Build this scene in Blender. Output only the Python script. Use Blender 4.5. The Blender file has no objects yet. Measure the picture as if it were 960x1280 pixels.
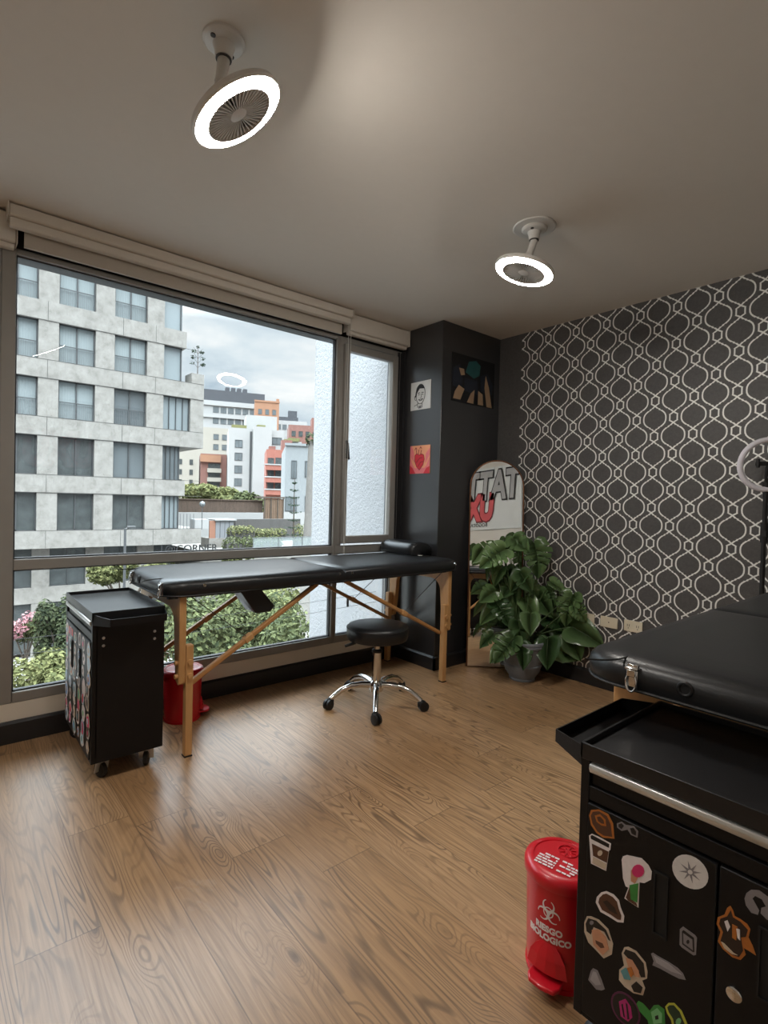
import bpy, bmesh, math, random
from mathutils import Vector, Matrix
random.seed(7)
C = bpy.context.scene.collection
PI = math.pi
V = Vector

LAMP = 122
EXT = .39
FLOOR_A, FLOOR_B, FLOOR_C, FLOOR_D = (190, 154, 116), (168, 132, 94), (150, 114, 80), (118, 88, 60)
FLOOR_R = .25
WP_LINE = (244, 244, 240)
SKY, ZENITH, EXPO = .74, 26, .6
SKY_A, SKY_B, SKY_C = (176, 194, 209), (214, 226, 234), (247, 249, 250)
# ---------------------------------------------------------------- materials
MATS = {}
def srgb(r, g, b):
    f = lambda c: (c/255/12.92 if c/255 <= .04045 else ((c/255+.055)/1.055)**2.4)
    return (f(r), f(g), f(b), 1)
def ex(r, g, b):
    c = srgb(r, g, b)[:3]; m = sum(c)/3
    return tuple((.84*v+.16*m)*EXT for v in c)+(1,)  # mixes in grey as painted aerial haze, then dims the outdoor colour
def newmat(name):
    m = bpy.data.materials.new(name); m.use_nodes = True
    nt = m.node_tree; nt.nodes.clear()
    out = nt.nodes.new('ShaderNodeOutputMaterial')
    MATS[name] = m
    return m, nt, out
def N(nt, typ, **kw):
    n = nt.nodes.new(typ)
    for k, v in kw.items():
        if k in n.inputs.keys() if isinstance(k, str) else False: n.inputs[k].default_value = v
        else: setattr(n, k, v)
    return n
def L(nt, a, b): nt.links.new(a, b)
def mth(nt, op, a, b=None, c=None, clamp=False):
    n = nt.nodes.new('ShaderNodeMath'); n.operation = op; n.use_clamp = clamp
    for i, v in enumerate((a, b, c)):
        if v is None: continue
        if isinstance(v, (int, float)): n.inputs[i].default_value = v
        else: nt.links.new(v, n.inputs[i])
    return n.outputs[0]
def mixc(nt, fac, a, b):
    n = nt.nodes.new('ShaderNodeMix'); n.data_type = 'RGBA'
    for s, v in ((n.inputs[0], fac), (n.inputs[6], a), (n.inputs[7], b)):
        if isinstance(v, (int, float, tuple)): s.default_value = v
        else: nt.links.new(v, s)
    return n.outputs[2]
def ramp(nt, fac, stops):
    n = nt.nodes.new('ShaderNodeValToRGB')
    e = n.color_ramp.elements
    while len(e) < len(stops): e.new(.5)
    for el, (p, c) in zip(e, stops): el.position = p; el.color = c
    nt.links.new(fac, n.inputs[0]); return n.outputs[0]
def coords(nt, kind='Object', scale=(1, 1, 1)):
    t = nt.nodes.new('ShaderNodeTexCoord'); mp = nt.nodes.new('ShaderNodeMapping')
    mp.inputs['Scale'].default_value = scale
    nt.links.new(t.outputs[kind], mp.inputs[0]); return mp.outputs[0]
def noise(nt, vec, scale, detail=3, rough=.5, dist=0):
    n = nt.nodes.new('ShaderNodeTexNoise')
    n.inputs['Scale'].default_value = scale; n.inputs['Detail'].default_value = detail
    n.inputs['Roughness'].default_value = rough; n.inputs['Distortion'].default_value = dist
    if vec is not None: nt.links.new(vec, n.inputs['Vector'])
    return n.outputs[0]
def mat(name, col, rough=.5, metal=0., var=.08, scale=20., bump=0., bscale=200., spec=.5, coat=0., stretch=(1, 1, 1), sheen=0):
    """principled surface with a faint procedural mottle and optional bump"""
    m, nt, out = newmat(name)
    p = nt.nodes.new('ShaderNodeBsdfPrincipled')
    L(nt, p.outputs[0], out.inputs[0])
    v = coords(nt, 'Object', stretch)
    f = noise(nt, v, scale, 3)
    a = tuple(min(1, c*(1-var)) for c in col[:3])+(1,); b = tuple(min(1, c*(1+var)) for c in col[:3])+(1,)
    L(nt, mixc(nt, f, a, b), p.inputs['Base Color'])
    p.inputs['Roughness'].default_value = rough; p.inputs['Metallic'].default_value = metal
    p.inputs['Specular IOR Level'].default_value = spec
    p.inputs['Coat Weight'].default_value = coat
    if bump:
        bn = nt.nodes.new('ShaderNodeBump'); bn.inputs['Strength'].default_value = bump; bn.inputs['Distance'].default_value = .002
        L(nt, noise(nt, v, bscale, 2), bn.inputs['Height']); L(nt, bn.outputs[0], p.inputs['Normal'])
    return m
def M(n): return MATS[n]

mat('ceiling_paint', srgb(214, 207, 197), .9, var=.02, bump=.05)
mat('white_paint', srgb(214, 210, 203), .8, var=.02, bump=.05)
mat('cream_strip', srgb(226, 216, 200), .6, var=.03)
mat('black_paint', srgb(42, 42, 44), .30, var=.12, scale=6, bump=.06, bscale=60, spec=1.0)
mat('baseboard_black', srgb(36, 35, 36), .4, var=.1)
mat('frame_aluminium', srgb(150, 147, 142), .45, metal=.35, var=.05)
mat('frame_dark', srgb(38, 38, 40), .5, var=.05)
mat('blind_cream', srgb(206, 199, 188), .6, var=.03)
mat('blind_fabric', srgb(184, 176, 164), .9, var=.04)
mat('cord_white', srgb(200, 198, 192), .6)
mat('lamp_white', srgb(206, 202, 196), .4, var=.02)
mat('lamp_dark', srgb(60, 57, 54), .6)
mat('vinyl_black', srgb(25, 26, 28), .36, var=.1, scale=9, bump=.12, bscale=160, spec=.45)
mat('vinyl_seam', srgb(22, 22, 23), .5)
mat('wood_beech', srgb(196, 150, 98), .45, var=.16, scale=14, stretch=(6, 6, .6), spec=.5)
mat('wood_brace', srgb(176, 128, 78), .42, var=.14, scale=14, spec=.5)
mat('chrome', srgb(222, 222, 222), .12, metal=1, var=.02)
mat('steel_brushed', srgb(205, 204, 200), .32, metal=.7, var=.03)
mat('cable_grey', srgb(70, 68, 66), .5, metal=.4)
mat('cart_black', srgb(15, 14, 15), .45, var=.12, scale=30, bump=.12, bscale=300, spec=.3)
mat('cart_tray', srgb(22, 22, 24), .38, var=.12, scale=30, bump=.12, bscale=300)
mat('cart_recess', srgb(10, 10, 10), .7)
mat('rubber_black', srgb(20, 20, 21), .5)
mat('red_plastic', srgb(198, 18, 34), .32, var=.06, scale=12, coat=.15)
mat('white_ink', srgb(236, 226, 224), .6, var=.04)
mat('mirror_glass', (.93, .94, .93, 1), .0, metal=1, var=0)
mat('mirror_frame', srgb(120, 84, 62), .35, metal=.7)
mat('pot_grey', srgb(122, 127, 133), .7, var=.15, scale=40, bump=.5, bscale=70)
mat('soil', srgb(48, 38, 30), .95, var=.3, scale=60)
mat('stem_green', srgb(62, 84, 44), .6)
mat('socket_cream', srgb(224, 214, 190), .4)
mat('socket_slot', srgb(60, 52, 42), .6)
mat('paper_white', srgb(226, 226, 224), .8, var=.02)
mat('ink_black', srgb(34, 34, 36), .7)
mat('ink_grey', srgb(120, 120, 122), .7)
mat('print_red', srgb(214, 46, 62), .7, var=.1)
mat('print_pink', srgb(240, 128, 132), .7, var=.08)
mat('print_peach', srgb(246, 170, 128), .7)
mat('print_darkred', srgb(150, 22, 40), .7)
mat('poster_teal', srgb(36, 84, 84), .5, var=.3)
mat('poster_navy', srgb(30, 36, 48), .5, var=.35, scale=14)
mat('poster_tan', srgb(156, 130, 104), .5, var=.12)
mat('poster_black', srgb(18, 19, 22), .5)
mat('ring_tube', srgb(238, 236, 246), .5, var=.02)
mat('banner_vinyl', srgb(214, 218, 218), .55, var=.05, scale=5, bump=.3, bscale=6)
mat('banner_grey', srgb(168, 168, 170), .6)
mat('banner_darkred', srgb(120, 40, 48), .6)
mat('banner_red', srgb(206, 84, 90), .6, var=.2, scale=8)
for k, c in dict(orange=(176, 104, 42), brown=(84, 52, 36), grey=(128, 122, 124), dark=(22, 20, 20), white=(226, 216, 214), cream=(196, 176, 154),
                 skin=(196, 140, 108), pink=(206, 46, 104), green=(58, 132, 58), darkbrown=(44, 30, 24), lgrey=(160, 154, 156), teal=(94, 146, 150),
                 paper=(212, 206, 202), purple=(92, 32, 70), magenta=(176, 38, 110), lgreen=(120, 182, 124), dgreen=(30, 52, 34), yellow=(184, 182, 64),
                 red=(204, 48, 44), blue=(120, 160, 206), sky=(176, 204, 220)).items():
    mat('stk_'+k, srgb(*c), .45, var=.12, scale=120)
# exterior
def concrete_mat():
    m, nt, out = newmat('concrete')
    p = nt.nodes.new('ShaderNodeBsdfPrincipled'); L(nt, p.outputs[0], out.inputs[0]); p.inputs['Roughness'].default_value = .92
    v = coords(nt, 'Object', (1, 1, 1)); f = noise(nt, v, 1.7, 7, .72, .2); f2 = noise(nt, coords(nt, 'Object', (5, 5, 1)), 1.5, 4, .7)
    c = ramp(nt, f, [(.28, ex(152, 147, 139)), (.5, ex(184, 179, 170)), (.72, ex(204, 200, 192))])
    mr = nt.nodes.new('ShaderNodeMapRange'); mr.inputs[1].default_value = .56; mr.inputs[2].default_value = .75; L(nt, f2, mr.inputs[0])
    c = mixc(nt, mth(nt, 'MULTIPLY', mr.outputs[0], .45), c, ex(138, 134, 126))
    L(nt, c, p.inputs['Base Color'])
    b = nt.nodes.new('ShaderNodeBump'); b.inputs['Strength'].default_value = .2; b.inputs['Distance'].default_value = .01
    L(nt, f2, b.inputs['Height']); L(nt, b.outputs[0], p.inputs['Normal'])
concrete_mat()
mat('concrete_dark', ex(104, 101, 98), .9, var=.14, scale=1.2)
mat('ext_white', ex(206, 206, 204), .9, var=.05, scale=.5)
mat('ext_curtain', ex(176, 190, 192), .9, var=.05, scale=.5)
mat('ext_cream', ex(208, 200, 184), .9, var=.05, scale=.5)
mat('ext_orange', ex(206, 146, 106), .9, var=.07, scale=.5)
mat('ext_brick', ex(172, 116, 102), .9, var=.12, scale=1)
mat('ext_redorange', ex(204, 120, 98), .9, var=.08, scale=.6)
mat('ext_bluegrey', ex(176, 183, 186), .9, var=.05, scale=.4)
mat('ext_darkroof', ex(86, 90, 98), .8, var=.15, scale=.6)
mat('ext_glass', ex(128, 138, 142), .25, var=.35, scale=.6)
mat('ext_glass_pale', ex(172, 186, 190), .3, var=.12, scale=.4)
mat('ext_glass_dark', ex(96, 103, 103), .2, var=.6, scale=2.2)
mat('ext_frame', ex(84, 88, 90), .5)
mat('railing', ex(150, 156, 158), .5, metal=.3)
mat('brush_fence', ex(118, 96, 80), .95, var=.6, scale=4, stretch=(2, 2, .4))
mat('wood_fence', ex(152, 120, 92), .9, var=.2, scale=3)
mat('asphalt', ex(150, 150, 150), .95, var=.08, scale=.4)
mat('sidewalk', ex(178, 174, 166), .95, var=.06)
mat('bark', ex(112, 98, 84), .95, var=.3, scale=8)
mat('trunk_pale', ex(158, 152, 144), .95, var=.2, scale=3)
mat('letters_dark', ex(62, 64, 66), .5, metal=.3)
mat('shed_orange', ex(206, 140, 108), .8)
mat('shed_grey', ex(176, 180, 186), .7, metal=.2, var=.15)
mat('lamp_post', ex(120, 122, 124), .5, metal=.4)
mat('wire', ex(90, 94, 96), .6)

def leafmat(name, c1, c2, trans=.25):
    m, nt, out = newmat(name)
    p = nt.nodes.new('ShaderNodeBsdfPrincipled'); t = nt.nodes.new('ShaderNodeBsdfTranslucent'); mx = nt.nodes.new('ShaderNodeMixShader')
    g = nt.nodes.new('ShaderNodeNewGeometry')
    c = mixc(nt, g.outputs['Random Per Island'], c1, c2)
    L(nt, c, p.inputs['Base Color']); L(nt, c, t.inputs['Color']); p.inputs['Roughness'].default_value = .85; p.inputs['Specular IOR Level'].default_value = .15
    mx.inputs[0].default_value = trans
    L(nt, p.outputs[0], mx.inputs[1]); L(nt, t.outputs[0], mx.inputs[2]); L(nt, mx.outputs[0], out.inputs[0])
leafmat('leaf_bright', ex(98, 108, 60), ex(176, 178, 108))
leafmat('leaf_mid', ex(70, 84, 54), ex(142, 152, 94))
leafmat('leaf_dark', ex(56, 70, 50), ex(112, 124, 82))
leafmat('leaf_hedge', ex(112, 124, 76), ex(186, 184, 120))
leafmat('leaf_pink', ex(206, 120, 132), ex(244, 196, 200))
leafmat('leaf_pine', ex(56, 78, 64), ex(96, 118, 92))

def monstera_mat():
    m, nt, out = newmat('monstera_leaf')
    p = nt.nodes.new('ShaderNodeBsdfPrincipled'); t = nt.nodes.new('ShaderNodeBsdfTranslucent'); mx = nt.nodes.new('ShaderNodeMixShader')
    o = nt.nodes.new('ShaderNodeObjectInfo')
    v = coords(nt, 'Object', (1, 1, 1))
    f = noise(nt, v, 30, 3)
    c = mixc(nt, o.outputs['Random'], srgb(48, 74, 44), srgb(122, 152, 98))
    c2 = mixc(nt, mth(nt, 'MULTIPLY', f, .6), c, srgb(80, 110, 66))
    L(nt, c2, p.inputs['Base Color']); L(nt, c2, t.inputs['Color'])
    p.inputs['Roughness'].default_value = .24; p.inputs['Specular IOR Level'].default_value = .7; mx.inputs[0].default_value = .22
    L(nt, p.outputs[0], mx.inputs[1]); L(nt, t.outputs[0], mx.inputs[2]); L(nt, mx.outputs[0], out.inputs[0])
monstera_mat()

def emit_mat(name, col, strength):
    m, nt, out = newmat(name)
    e = nt.nodes.new('ShaderNodeEmission'); e.inputs[0].default_value = col; e.inputs[1].default_value = strength
    L(nt, e.outputs[0], out.inputs[0])
emit_mat('lamp_glow', (1, .95, .88, 1), LAMP)

def glass_mat():
    m, nt, out = newmat('window_glass')
    t = nt.nodes.new('ShaderNodeBsdfTransparent'); g = nt.nodes.new('ShaderNodeBsdfGlossy'); mx = nt.nodes.new('ShaderNodeMixShader')
    t.inputs[0].default_value = (.985, .995, .99, 1); g.inputs['Roughness'].default_value = 0
    fr = nt.nodes.new('ShaderNodeFresnel'); fr.inputs[0].default_value = 1.3
    L(nt, fr.outputs[0], mx.inputs[0]); L(nt, t.outputs[0], mx.inputs[1]); L(nt, g.outputs[0], mx.inputs[2]); L(nt, mx.outputs[0], out.inputs[0])
    m2, nt, out = newmat('railing_glass')
    t = nt.nodes.new('ShaderNodeBsdfTransparent'); g = nt.nodes.new('ShaderNodeBsdfPrincipled'); mx = nt.nodes.new('ShaderNodeMixShader')
    g.inputs['Base Color'].default_value = srgb(150, 160, 160); g.inputs['Roughness'].default_value = .1; mx.inputs[0].default_value = .3
    L(nt, t.outputs[0], mx.inputs[1]); L(nt, g.outputs[0], mx.inputs[2]); L(nt, mx.outputs[0], out.inputs[0])
glass_mat()

def floor_mat():
    m, nt, out = newmat('laminate_floor')
    p = nt.nodes.new('ShaderNodeBsdfPrincipled'); L(nt, p.outputs[0], out.inputs[0])
    tc = nt.nodes.new('ShaderNodeTexCoord'); sp = nt.nodes.new('ShaderNodeSeparateXYZ'); L(nt, tc.outputs['Object'], sp.inputs[0])
    x, y = sp.outputs[0], sp.outputs[1]
    PW, PL = .193, 1.28
    row = mth(nt, 'FLOOR', mth(nt, 'DIVIDE', mth(nt, 'ADD', x, 5.06), PW))
    wn = nt.nodes.new('ShaderNodeTexWhiteNoise'); wn.noise_dimensions = '1D'; L(nt, row, wn.inputs['W'])
    yo = mth(nt, 'ADD', mth(nt, 'DIVIDE', y, PL), mth(nt, 'MULTIPLY', wn.outputs[0], 7.3))
    col = mth(nt, 'FLOOR', yo)
    cid = nt.nodes.new('ShaderNodeCombineXYZ'); L(nt, row, cid.inputs[0]); L(nt, col, cid.inputs[1])
    w2 = nt.nodes.new('ShaderNodeTexWhiteNoise'); w2.noise_dimensions = '2D'; L(nt, cid.outputs[0], w2.inputs['Vector'])
    # joints
    fx = mth(nt, 'FRACT', mth(nt, 'DIVIDE', mth(nt, 'ADD', x, 5.06), PW)); fy = mth(nt, 'FRACT', yo)
    jx = mth(nt, 'LESS_THAN', mth(nt, 'MINIMUM', fx, mth(nt, 'SUBTRACT', 1, fx)), .008)
    jy = mth(nt, 'LESS_THAN', mth(nt, 'MINIMUM', fy, mth(nt, 'SUBTRACT', 1, fy)), .0014)
    joint = mth(nt, 'MAXIMUM', jx, jy)
    # grain space, shifted per plank
    g = nt.nodes.new('ShaderNodeCombineXYZ')
    L(nt, mth(nt, 'ADD', x, mth(nt, 'MULTIPLY', w2.outputs[0], 31.7)), g.inputs[0])
    L(nt, mth(nt, 'ADD', y, mth(nt, 'MULTIPLY', w2.outputs[0], 17.3)), g.inputs[1])
    def sc(sx, sy):
        mp = nt.nodes.new('ShaderNodeMapping'); mp.inputs['Scale'].default_value = (sx, sy, 1); L(nt, g.outputs[0], mp.inputs[0]); return mp.outputs[0]
    fine = noise(nt, sc(90, 2.6), 1, 5, .65)
    broad = noise(nt, sc(9, .8), 1, 3, .5)
    # knots bend the growth rings around them
    vo = nt.nodes.new('ShaderNodeTexVoronoi'); L(nt, sc(6.5, 2.4), vo.inputs['Vector']); vo.inputs['Scale'].default_value = 1
    kd = vo.outputs['Distance']
    kn = nt.nodes.new('ShaderNodeMapRange'); kn.inputs[1].default_value = .30; kn.inputs[2].default_value = .0; kn.inputs[3].default_value = 0; kn.inputs[4].default_value = 1
    L(nt, kd, kn.inputs[0]); kpow = mth(nt, 'POWER', kn.outputs[0], 1.4)
    fieldn = noise(nt, sc(6.0, .62), 1, 2.2, .5, .2)
    field = mth(nt, 'ADD', fieldn, mth(nt, 'MULTIPLY', kpow, .22))
    ring = mth(nt, 'SINE', mth(nt, 'MULTIPLY', field, 210))
    ringl = nt.nodes.new('ShaderNodeMapRange'); ringl.inputs[1].default_value = .25; ringl.inputs[2].default_value = 1; L(nt, ring, ringl.inputs[0])
    cath = noise(nt, sc(4, .9), 1, 2)
    cathm = nt.nodes.new('ShaderNodeMapRange'); cathm.inputs[1].default_value = .42; cathm.inputs[2].default_value = .62; L(nt, cath, cathm.inputs[0])
    ringf = mth(nt, 'MULTIPLY', ringl.outputs[0], mth(nt, 'ADD', .3, mth(nt, 'MULTIPLY', cathm.outputs[0], .6)))
    base = mixc(nt, w2.outputs[0], srgb(*FLOOR_A), srgb(*FLOOR_B))
    c = mixc(nt, mth(nt, 'MULTIPLY', broad, .55), base, srgb(*FLOOR_C))
    ff = nt.nodes.new('ShaderNodeMapRange'); ff.inputs[1].default_value = .4; ff.inputs[2].default_value = .72; L(nt, fine, ff.inputs[0])
    c = mixc(nt, mth(nt, 'MULTIPLY', ff.outputs[0], .75), c, srgb(*FLOOR_D))
    c = mixc(nt, mth(nt, 'MULTIPLY', ringf, .85), c, srgb(92, 70, 50))
    k2 = nt.nodes.new('ShaderNodeMapRange'); k2.inputs[1].default_value = .10; k2.inputs[2].default_value = .02; L(nt, kd, k2.inputs[0])
    c = mixc(nt, mth(nt, 'MULTIPLY', k2.outputs[0], .75), c, srgb(66, 50, 38))
    c = mixc(nt, mth(nt, 'MULTIPLY', joint, .45), c, srgb(60, 44, 32))
    # pale scuffs
    sf = noise(nt, coords(nt, 'Object', (1, 1, 1)), 2.2, 6, .7, .6)
    sm = nt.nodes.new('ShaderNodeMapRange'); sm.inputs[1].default_value = .64; sm.inputs[2].default_value = .78; L(nt, sf, sm.inputs[0])
    c = mixc(nt, mth(nt, 'MULTIPLY', sm.outputs[0], .3), c, srgb(190, 180, 168))
    L(nt, c, p.inputs['Base Color'])
    L(nt, mth(nt, 'ADD', FLOOR_R, mth(nt, 'MULTIPLY', fine, .14)), p.inputs['Roughness'])
    p.inputs['Specular IOR Level'].default_value = .5
    b = nt.nodes.new('ShaderNodeBump'); b.inputs['Strength'].default_value = .12; b.inputs['Distance'].default_value = .001
    L(nt, mth(nt, 'SUBTRACT', fine, mth(nt, 'MULTIPLY', joint, .6)), b.inputs['Height']); L(nt, b.outputs[0], p.inputs['Normal'])
floor_mat()

def wallpaper_mat():
    m, nt, out = newmat('trellis_wallpaper')
    p = nt.nodes.new('ShaderNodeBsdfPrincipled'); L(nt, p.outputs[0], out.inputs[0])
    tc = nt.nodes.new('ShaderNodeTexCoord'); sp = nt.nodes.new('ShaderNodeSeparateXYZ'); L(nt, tc.outputs['Object'], sp.inputs[0])
    y, z = sp.outputs[1], sp.outputs[2]
    PY, PZ, WM = .211, .211, .0635
    wpts = [(0, .32), (.165, .32), (.285, 0), (.43, .25), (.435, .33), (.53, .47), (.535, .55), (.64, .76), (.74, .90), (.86, .98), (1, 1)]
    def fc(pts, sock):
        n = nt.nodes.new('ShaderNodeFloatCurve'); cv = n.mapping.curves[0]
        while len(cv.points) < len(pts): cv.points.new(.5, .5)
        for q, (a, b) in zip(cv.points, pts): q.location = (a, b); q.handle_type = 'VECTOR'
        n.mapping.update(); L(nt, sock, n.inputs['Value']); return n.outputs[0]
    fpts = []
    for (a, b), (c, d) in zip(wpts, wpts[1:]):
        s = (d-b)*WM/((c-a)*PZ/2); k = 1/math.sqrt(1+s*s); fpts += [(a+.002, k), (c-.002, k)]
    lines = None
    for k in (0, 1):
        u = mth(nt, 'WRAP', mth(nt, 'SUBTRACT', y, 1.38+k*PY/2), PY/2, -PY/2)
        t = mth(nt, 'DIVIDE', mth(nt, 'SUBTRACT', z, 2.003-k*PZ/2), PZ)
        tt = mth(nt, 'MULTIPLY', mth(nt, 'ABSOLUTE', mth(nt, 'SUBTRACT', t, mth(nt, 'ROUND', t))), 2)
        w = mth(nt, 'MULTIPLY', fc(wpts, tt), WM)
        d = mth(nt, 'MULTIPLY', mth(nt, 'ABSOLUTE', mth(nt, 'SUBTRACT', mth(nt, 'ABSOLUTE', u), w)), fc(fpts, tt))
        mr = nt.nodes.new('ShaderNodeMapRange'); mr.inputs[1].default_value = .0047; mr.inputs[2].default_value = .0031; L(nt, d, mr.inputs[0])
        lines = mr.outputs[0] if lines is None else mth(nt, 'MAXIMUM', lines, mr.outputs[0])
    lines = mth(nt, 'MULTIPLY', lines, mth(nt, 'LESS_THAN', y, 2.335))
    f = noise(nt, tc.outputs['Object'], 70, 4, .7)
    bg = mixc(nt, f, srgb(58, 57, 57), srgb(98, 96, 95))
    L(nt, mixc(nt, lines, bg, srgb(*WP_LINE)), p.inputs['Base Color'])
    L(nt, mth(nt, 'MULTIPLY', lines, .2), p.inputs['Metallic'])
    L(nt, mth(nt, 'SUBTRACT', .46, mth(nt, 'MULTIPLY', lines, .02)), p.inputs['Roughness'])
    b = nt.nodes.new('ShaderNodeBump'); b.inputs['Strength'].default_value = .12; b.inputs['Distance'].default_value = .001
    L(nt, mth(nt, 'ADD', mth(nt, 'MULTIPLY', f, .5), lines), b.inputs['Height']); L(nt, b.outputs[0], p.inputs['Normal'])
wallpaper_mat()

def stucco_mat():
    m, nt, out = newmat('rough_stucco')
    p = nt.nodes.new('ShaderNodeBsdfPrincipled'); L(nt, p.outputs[0], out.inputs[0])
    v = coords(nt, 'Object', (1, 1, 1)); f = noise(nt, v, 42, 5, .7); f2 = noise(nt, v, 2, 3)
    L(nt, mixc(nt, f2, ex(206, 210, 214), ex(226, 229, 232)), p.inputs['Base Color']); p.inputs['Roughness'].default_value = .95
    b = nt.nodes.new('ShaderNodeBump'); b.inputs['Strength'].default_value = .8; b.inputs['Distance'].default_value = .02
    L(nt, f, b.inputs['Height']); L(nt, b.outputs[0], p.inputs['Normal'])
stucco_mat()

# ---------------------------------------------------------------- mesh helpers
class G:
    """collects shapes into one mesh"""
    def __init__(s): s.b = bmesh.new(); s.mi = 0
    def _m(s, faces):
        for f in faces: f.material_index = s.mi
    def face(s, pts):
        f = s.b.faces.new([s.b.verts.new(p) for p in pts]); f.material_index = s.mi; return f
    def box(s, x0, x1, y0, y1, z0, z1):
        return s.boxm((x1-x0, y1-y0, z1-z0), Matrix.Translation(((x0+x1)/2, (y0+y1)/2, (z0+z1)/2)))
    def boxm(s, size, mtx):
        n0 = len(s.b.faces)
        r = bmesh.ops.create_cube(s.b, size=1, matrix=mtx @ Matrix.Diagonal((size[0], size[1], size[2], 1)))
        fs = {f for v in r['verts'] for f in v.link_faces}; s._m(fs); return s
    def bar(s, p0, p1, w, h, up=(0, 0, 1)):
        p0, p1 = V(p0), V(p1); d = p1-p0; L_ = d.length; z = d.normalized(); u = V(up)
        if abs(z.dot(u)) > .99: u = V((1, 0, 0))
        x = u.cross(z).normalized(); y = z.cross(x)
        m = Matrix((x, y, z)).transposed().to_4x4(); m.translation = (p0+p1)/2
        return s.boxm((w, h, L_), m)
    def tube(s, pts, r, seg=10, closed=False, caps=True):
        pts = [V(p) for p in pts]; n = len(pts)
        rs = r if isinstance(r, (list, tuple)) else [r]*n
        rings = []; px = None
        for i, p in enumerate(pts):
            if closed: d = (pts[(i+1) % n]-pts[i-1])
            else: d = pts[min(i+1, n-1)]-pts[max(i-1, 0)]
            d.normalize()
            if px is None:
                a = V((0, 0, 1)) if abs(d.z) < .9 else V((1, 0, 0)); px = a.cross(d).normalized()
            px = (px-d*px.dot(d)).normalized(); py = d.cross(px)
            rings.append([s.b.verts.new(p+(px*math.cos(2*PI*k/seg)+py*math.sin(2*PI*k/seg))*rs[i]) for k in range(seg)])
        fs = []
        for i in range(n if closed else n-1):
            a, b = rings[i], rings[(i+1) % n]
            for k in range(seg):
                fs.append(s.b.faces.new((a[k], a[(k+1) % seg], b[(k+1) % seg], b[k])))
        if not closed and caps:
            fs.append(s.b.faces.new(rings[0][::-1])); fs.append(s.b.faces.new(rings[-1]))
        s._m(fs); return s
    def cyl(s, p0, p1, r, seg=20): return s.tube([p0, p1], r, seg)
    def lathe(s, prof, mtx=None, seg=32, caps=True):
        m = mtx or Matrix.Identity(4); rings = []
        for r, z in prof:
            rings.append([s.b.verts.new(m @ V((max(r, 1e-5)*math.cos(2*PI*k/seg), max(r, 1e-5)*math.sin(2*PI*k/seg), z))) for k in range(seg)])
        fs = []
        for a, b in zip(rings, rings[1:]):
            for k in range(seg): fs.append(s.b.faces.new((a[k], a[(k+1) % seg], b[(k+1) % seg], b[k])))
        if caps: fs.append(s.b.faces.new(rings[0][::-1])); fs.append(s.b.faces.new(rings[-1]))
        s._m(fs); return s
    def prism(s, poly, f0, f1):
        """poly 2D, f0/f1 map (a,b)->3D at the two ends"""
        A = [s.b.verts.new(f0(*p)) for p in poly]; B = [s.b.verts.new(f1(*p)) for p in poly]; n = len(poly)
        fs = [s.b.faces.new(A[::-1]), s.b.faces.new(B)]
        for i in range(n): fs.append(s.b.faces.new((A[i], A[(i+1) % n], B[(i+1) % n], B[i])))
        s._m(fs); return s
    def pyz(s, poly, x0, x1): return s.prism(poly, lambda a, b: (x0, a, b), lambda a, b: (x1, a, b))
    def pxz(s, poly, y0, y1): return s.prism(poly, lambda a, b: (a, y0, b), lambda a, b: (a, y1, b))
    def pxy(s, poly, z0, z1): return s.prism(poly, lambda a, b: (a, b, z0), lambda a, b: (a, b, z1))
    def torus(s, R, r, mtx=None, seg=40, sub=12):
        m = mtx or Matrix.Identity(4)
        return s.tube([m @ V((R*math.cos(2*PI*k/seg), R*math.sin(2*PI*k/seg), 0)) for k in range(seg)], r, sub, closed=True)
    def mat(s, i): s.mi = i; return s
    def build(s, name, mats, parent=None, smooth=False, bevel=0, seg=2, loc=None):
        bmesh.ops.recalc_face_normals(s.b, faces=s.b.faces[:])
        me = bpy.data.meshes.new(name); s.b.to_mesh(me); s.b.free()
        if isinstance(mats, str): mats = [mats]
        for k in mats: me.materials.append(MATS[k])
        if smooth:
            for p in me.polygons: p.use_smooth = True
            me.set_sharp_from_angle(angle=math.radians(smooth if smooth > 1 else 40))
        o = bpy.data.objects.new(name, me); C.objects.link(o)
        if bevel:
            md = o.modifiers.new('bevel', 'BEVEL'); md.width = bevel; md.segments = seg; md.limit_method = 'ANGLE'; md.angle_limit = math.radians(35)
            if not smooth:
                for p in me.polygons: p.use_smooth = True
                me.set_sharp_from_angle(angle=math.radians(80))
        if parent: o.parent = parent
        if loc: o.location = loc
        return o
def tag(o, label=None, cat=None, group=None, kind=None):
    if label: o['label'] = label
    if cat: o['category'] = cat
    if group: o['group'] = group
    if kind: o['kind'] = kind
    return o
def thing(name, loc, label, cat, group=None, rz=0):
    o = bpy.data.objects.new(name, None); C.objects.link(o); o.location = loc; o.rotation_euler = (0, 0, rz); o.empty_display_size = .1
    return tag(o, label, cat, group)
def struct(o, label, cat): return tag(o, label, cat, kind='structure')
def copy_tree(o, parent=None):
    c = o.copy(); C.objects.link(c)
    if parent: c.parent = parent
    for ch in list(o.children): copy_tree(ch, c)
    return c
def rrect(x0, x1, y0, y1, r, n=6):
    pts = []
    for cx, cy, a in ((x1-r, y1-r, 0), (x0+r, y1-r, 90), (x0+r, y0+r, 180), (x1-r, y0+r, 270)):
        for k in range(n+1):
            t = math.radians(a+90*k/n); pts.append((cx+r*math.cos(t), cy+r*math.sin(t)))
    return pts
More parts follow.
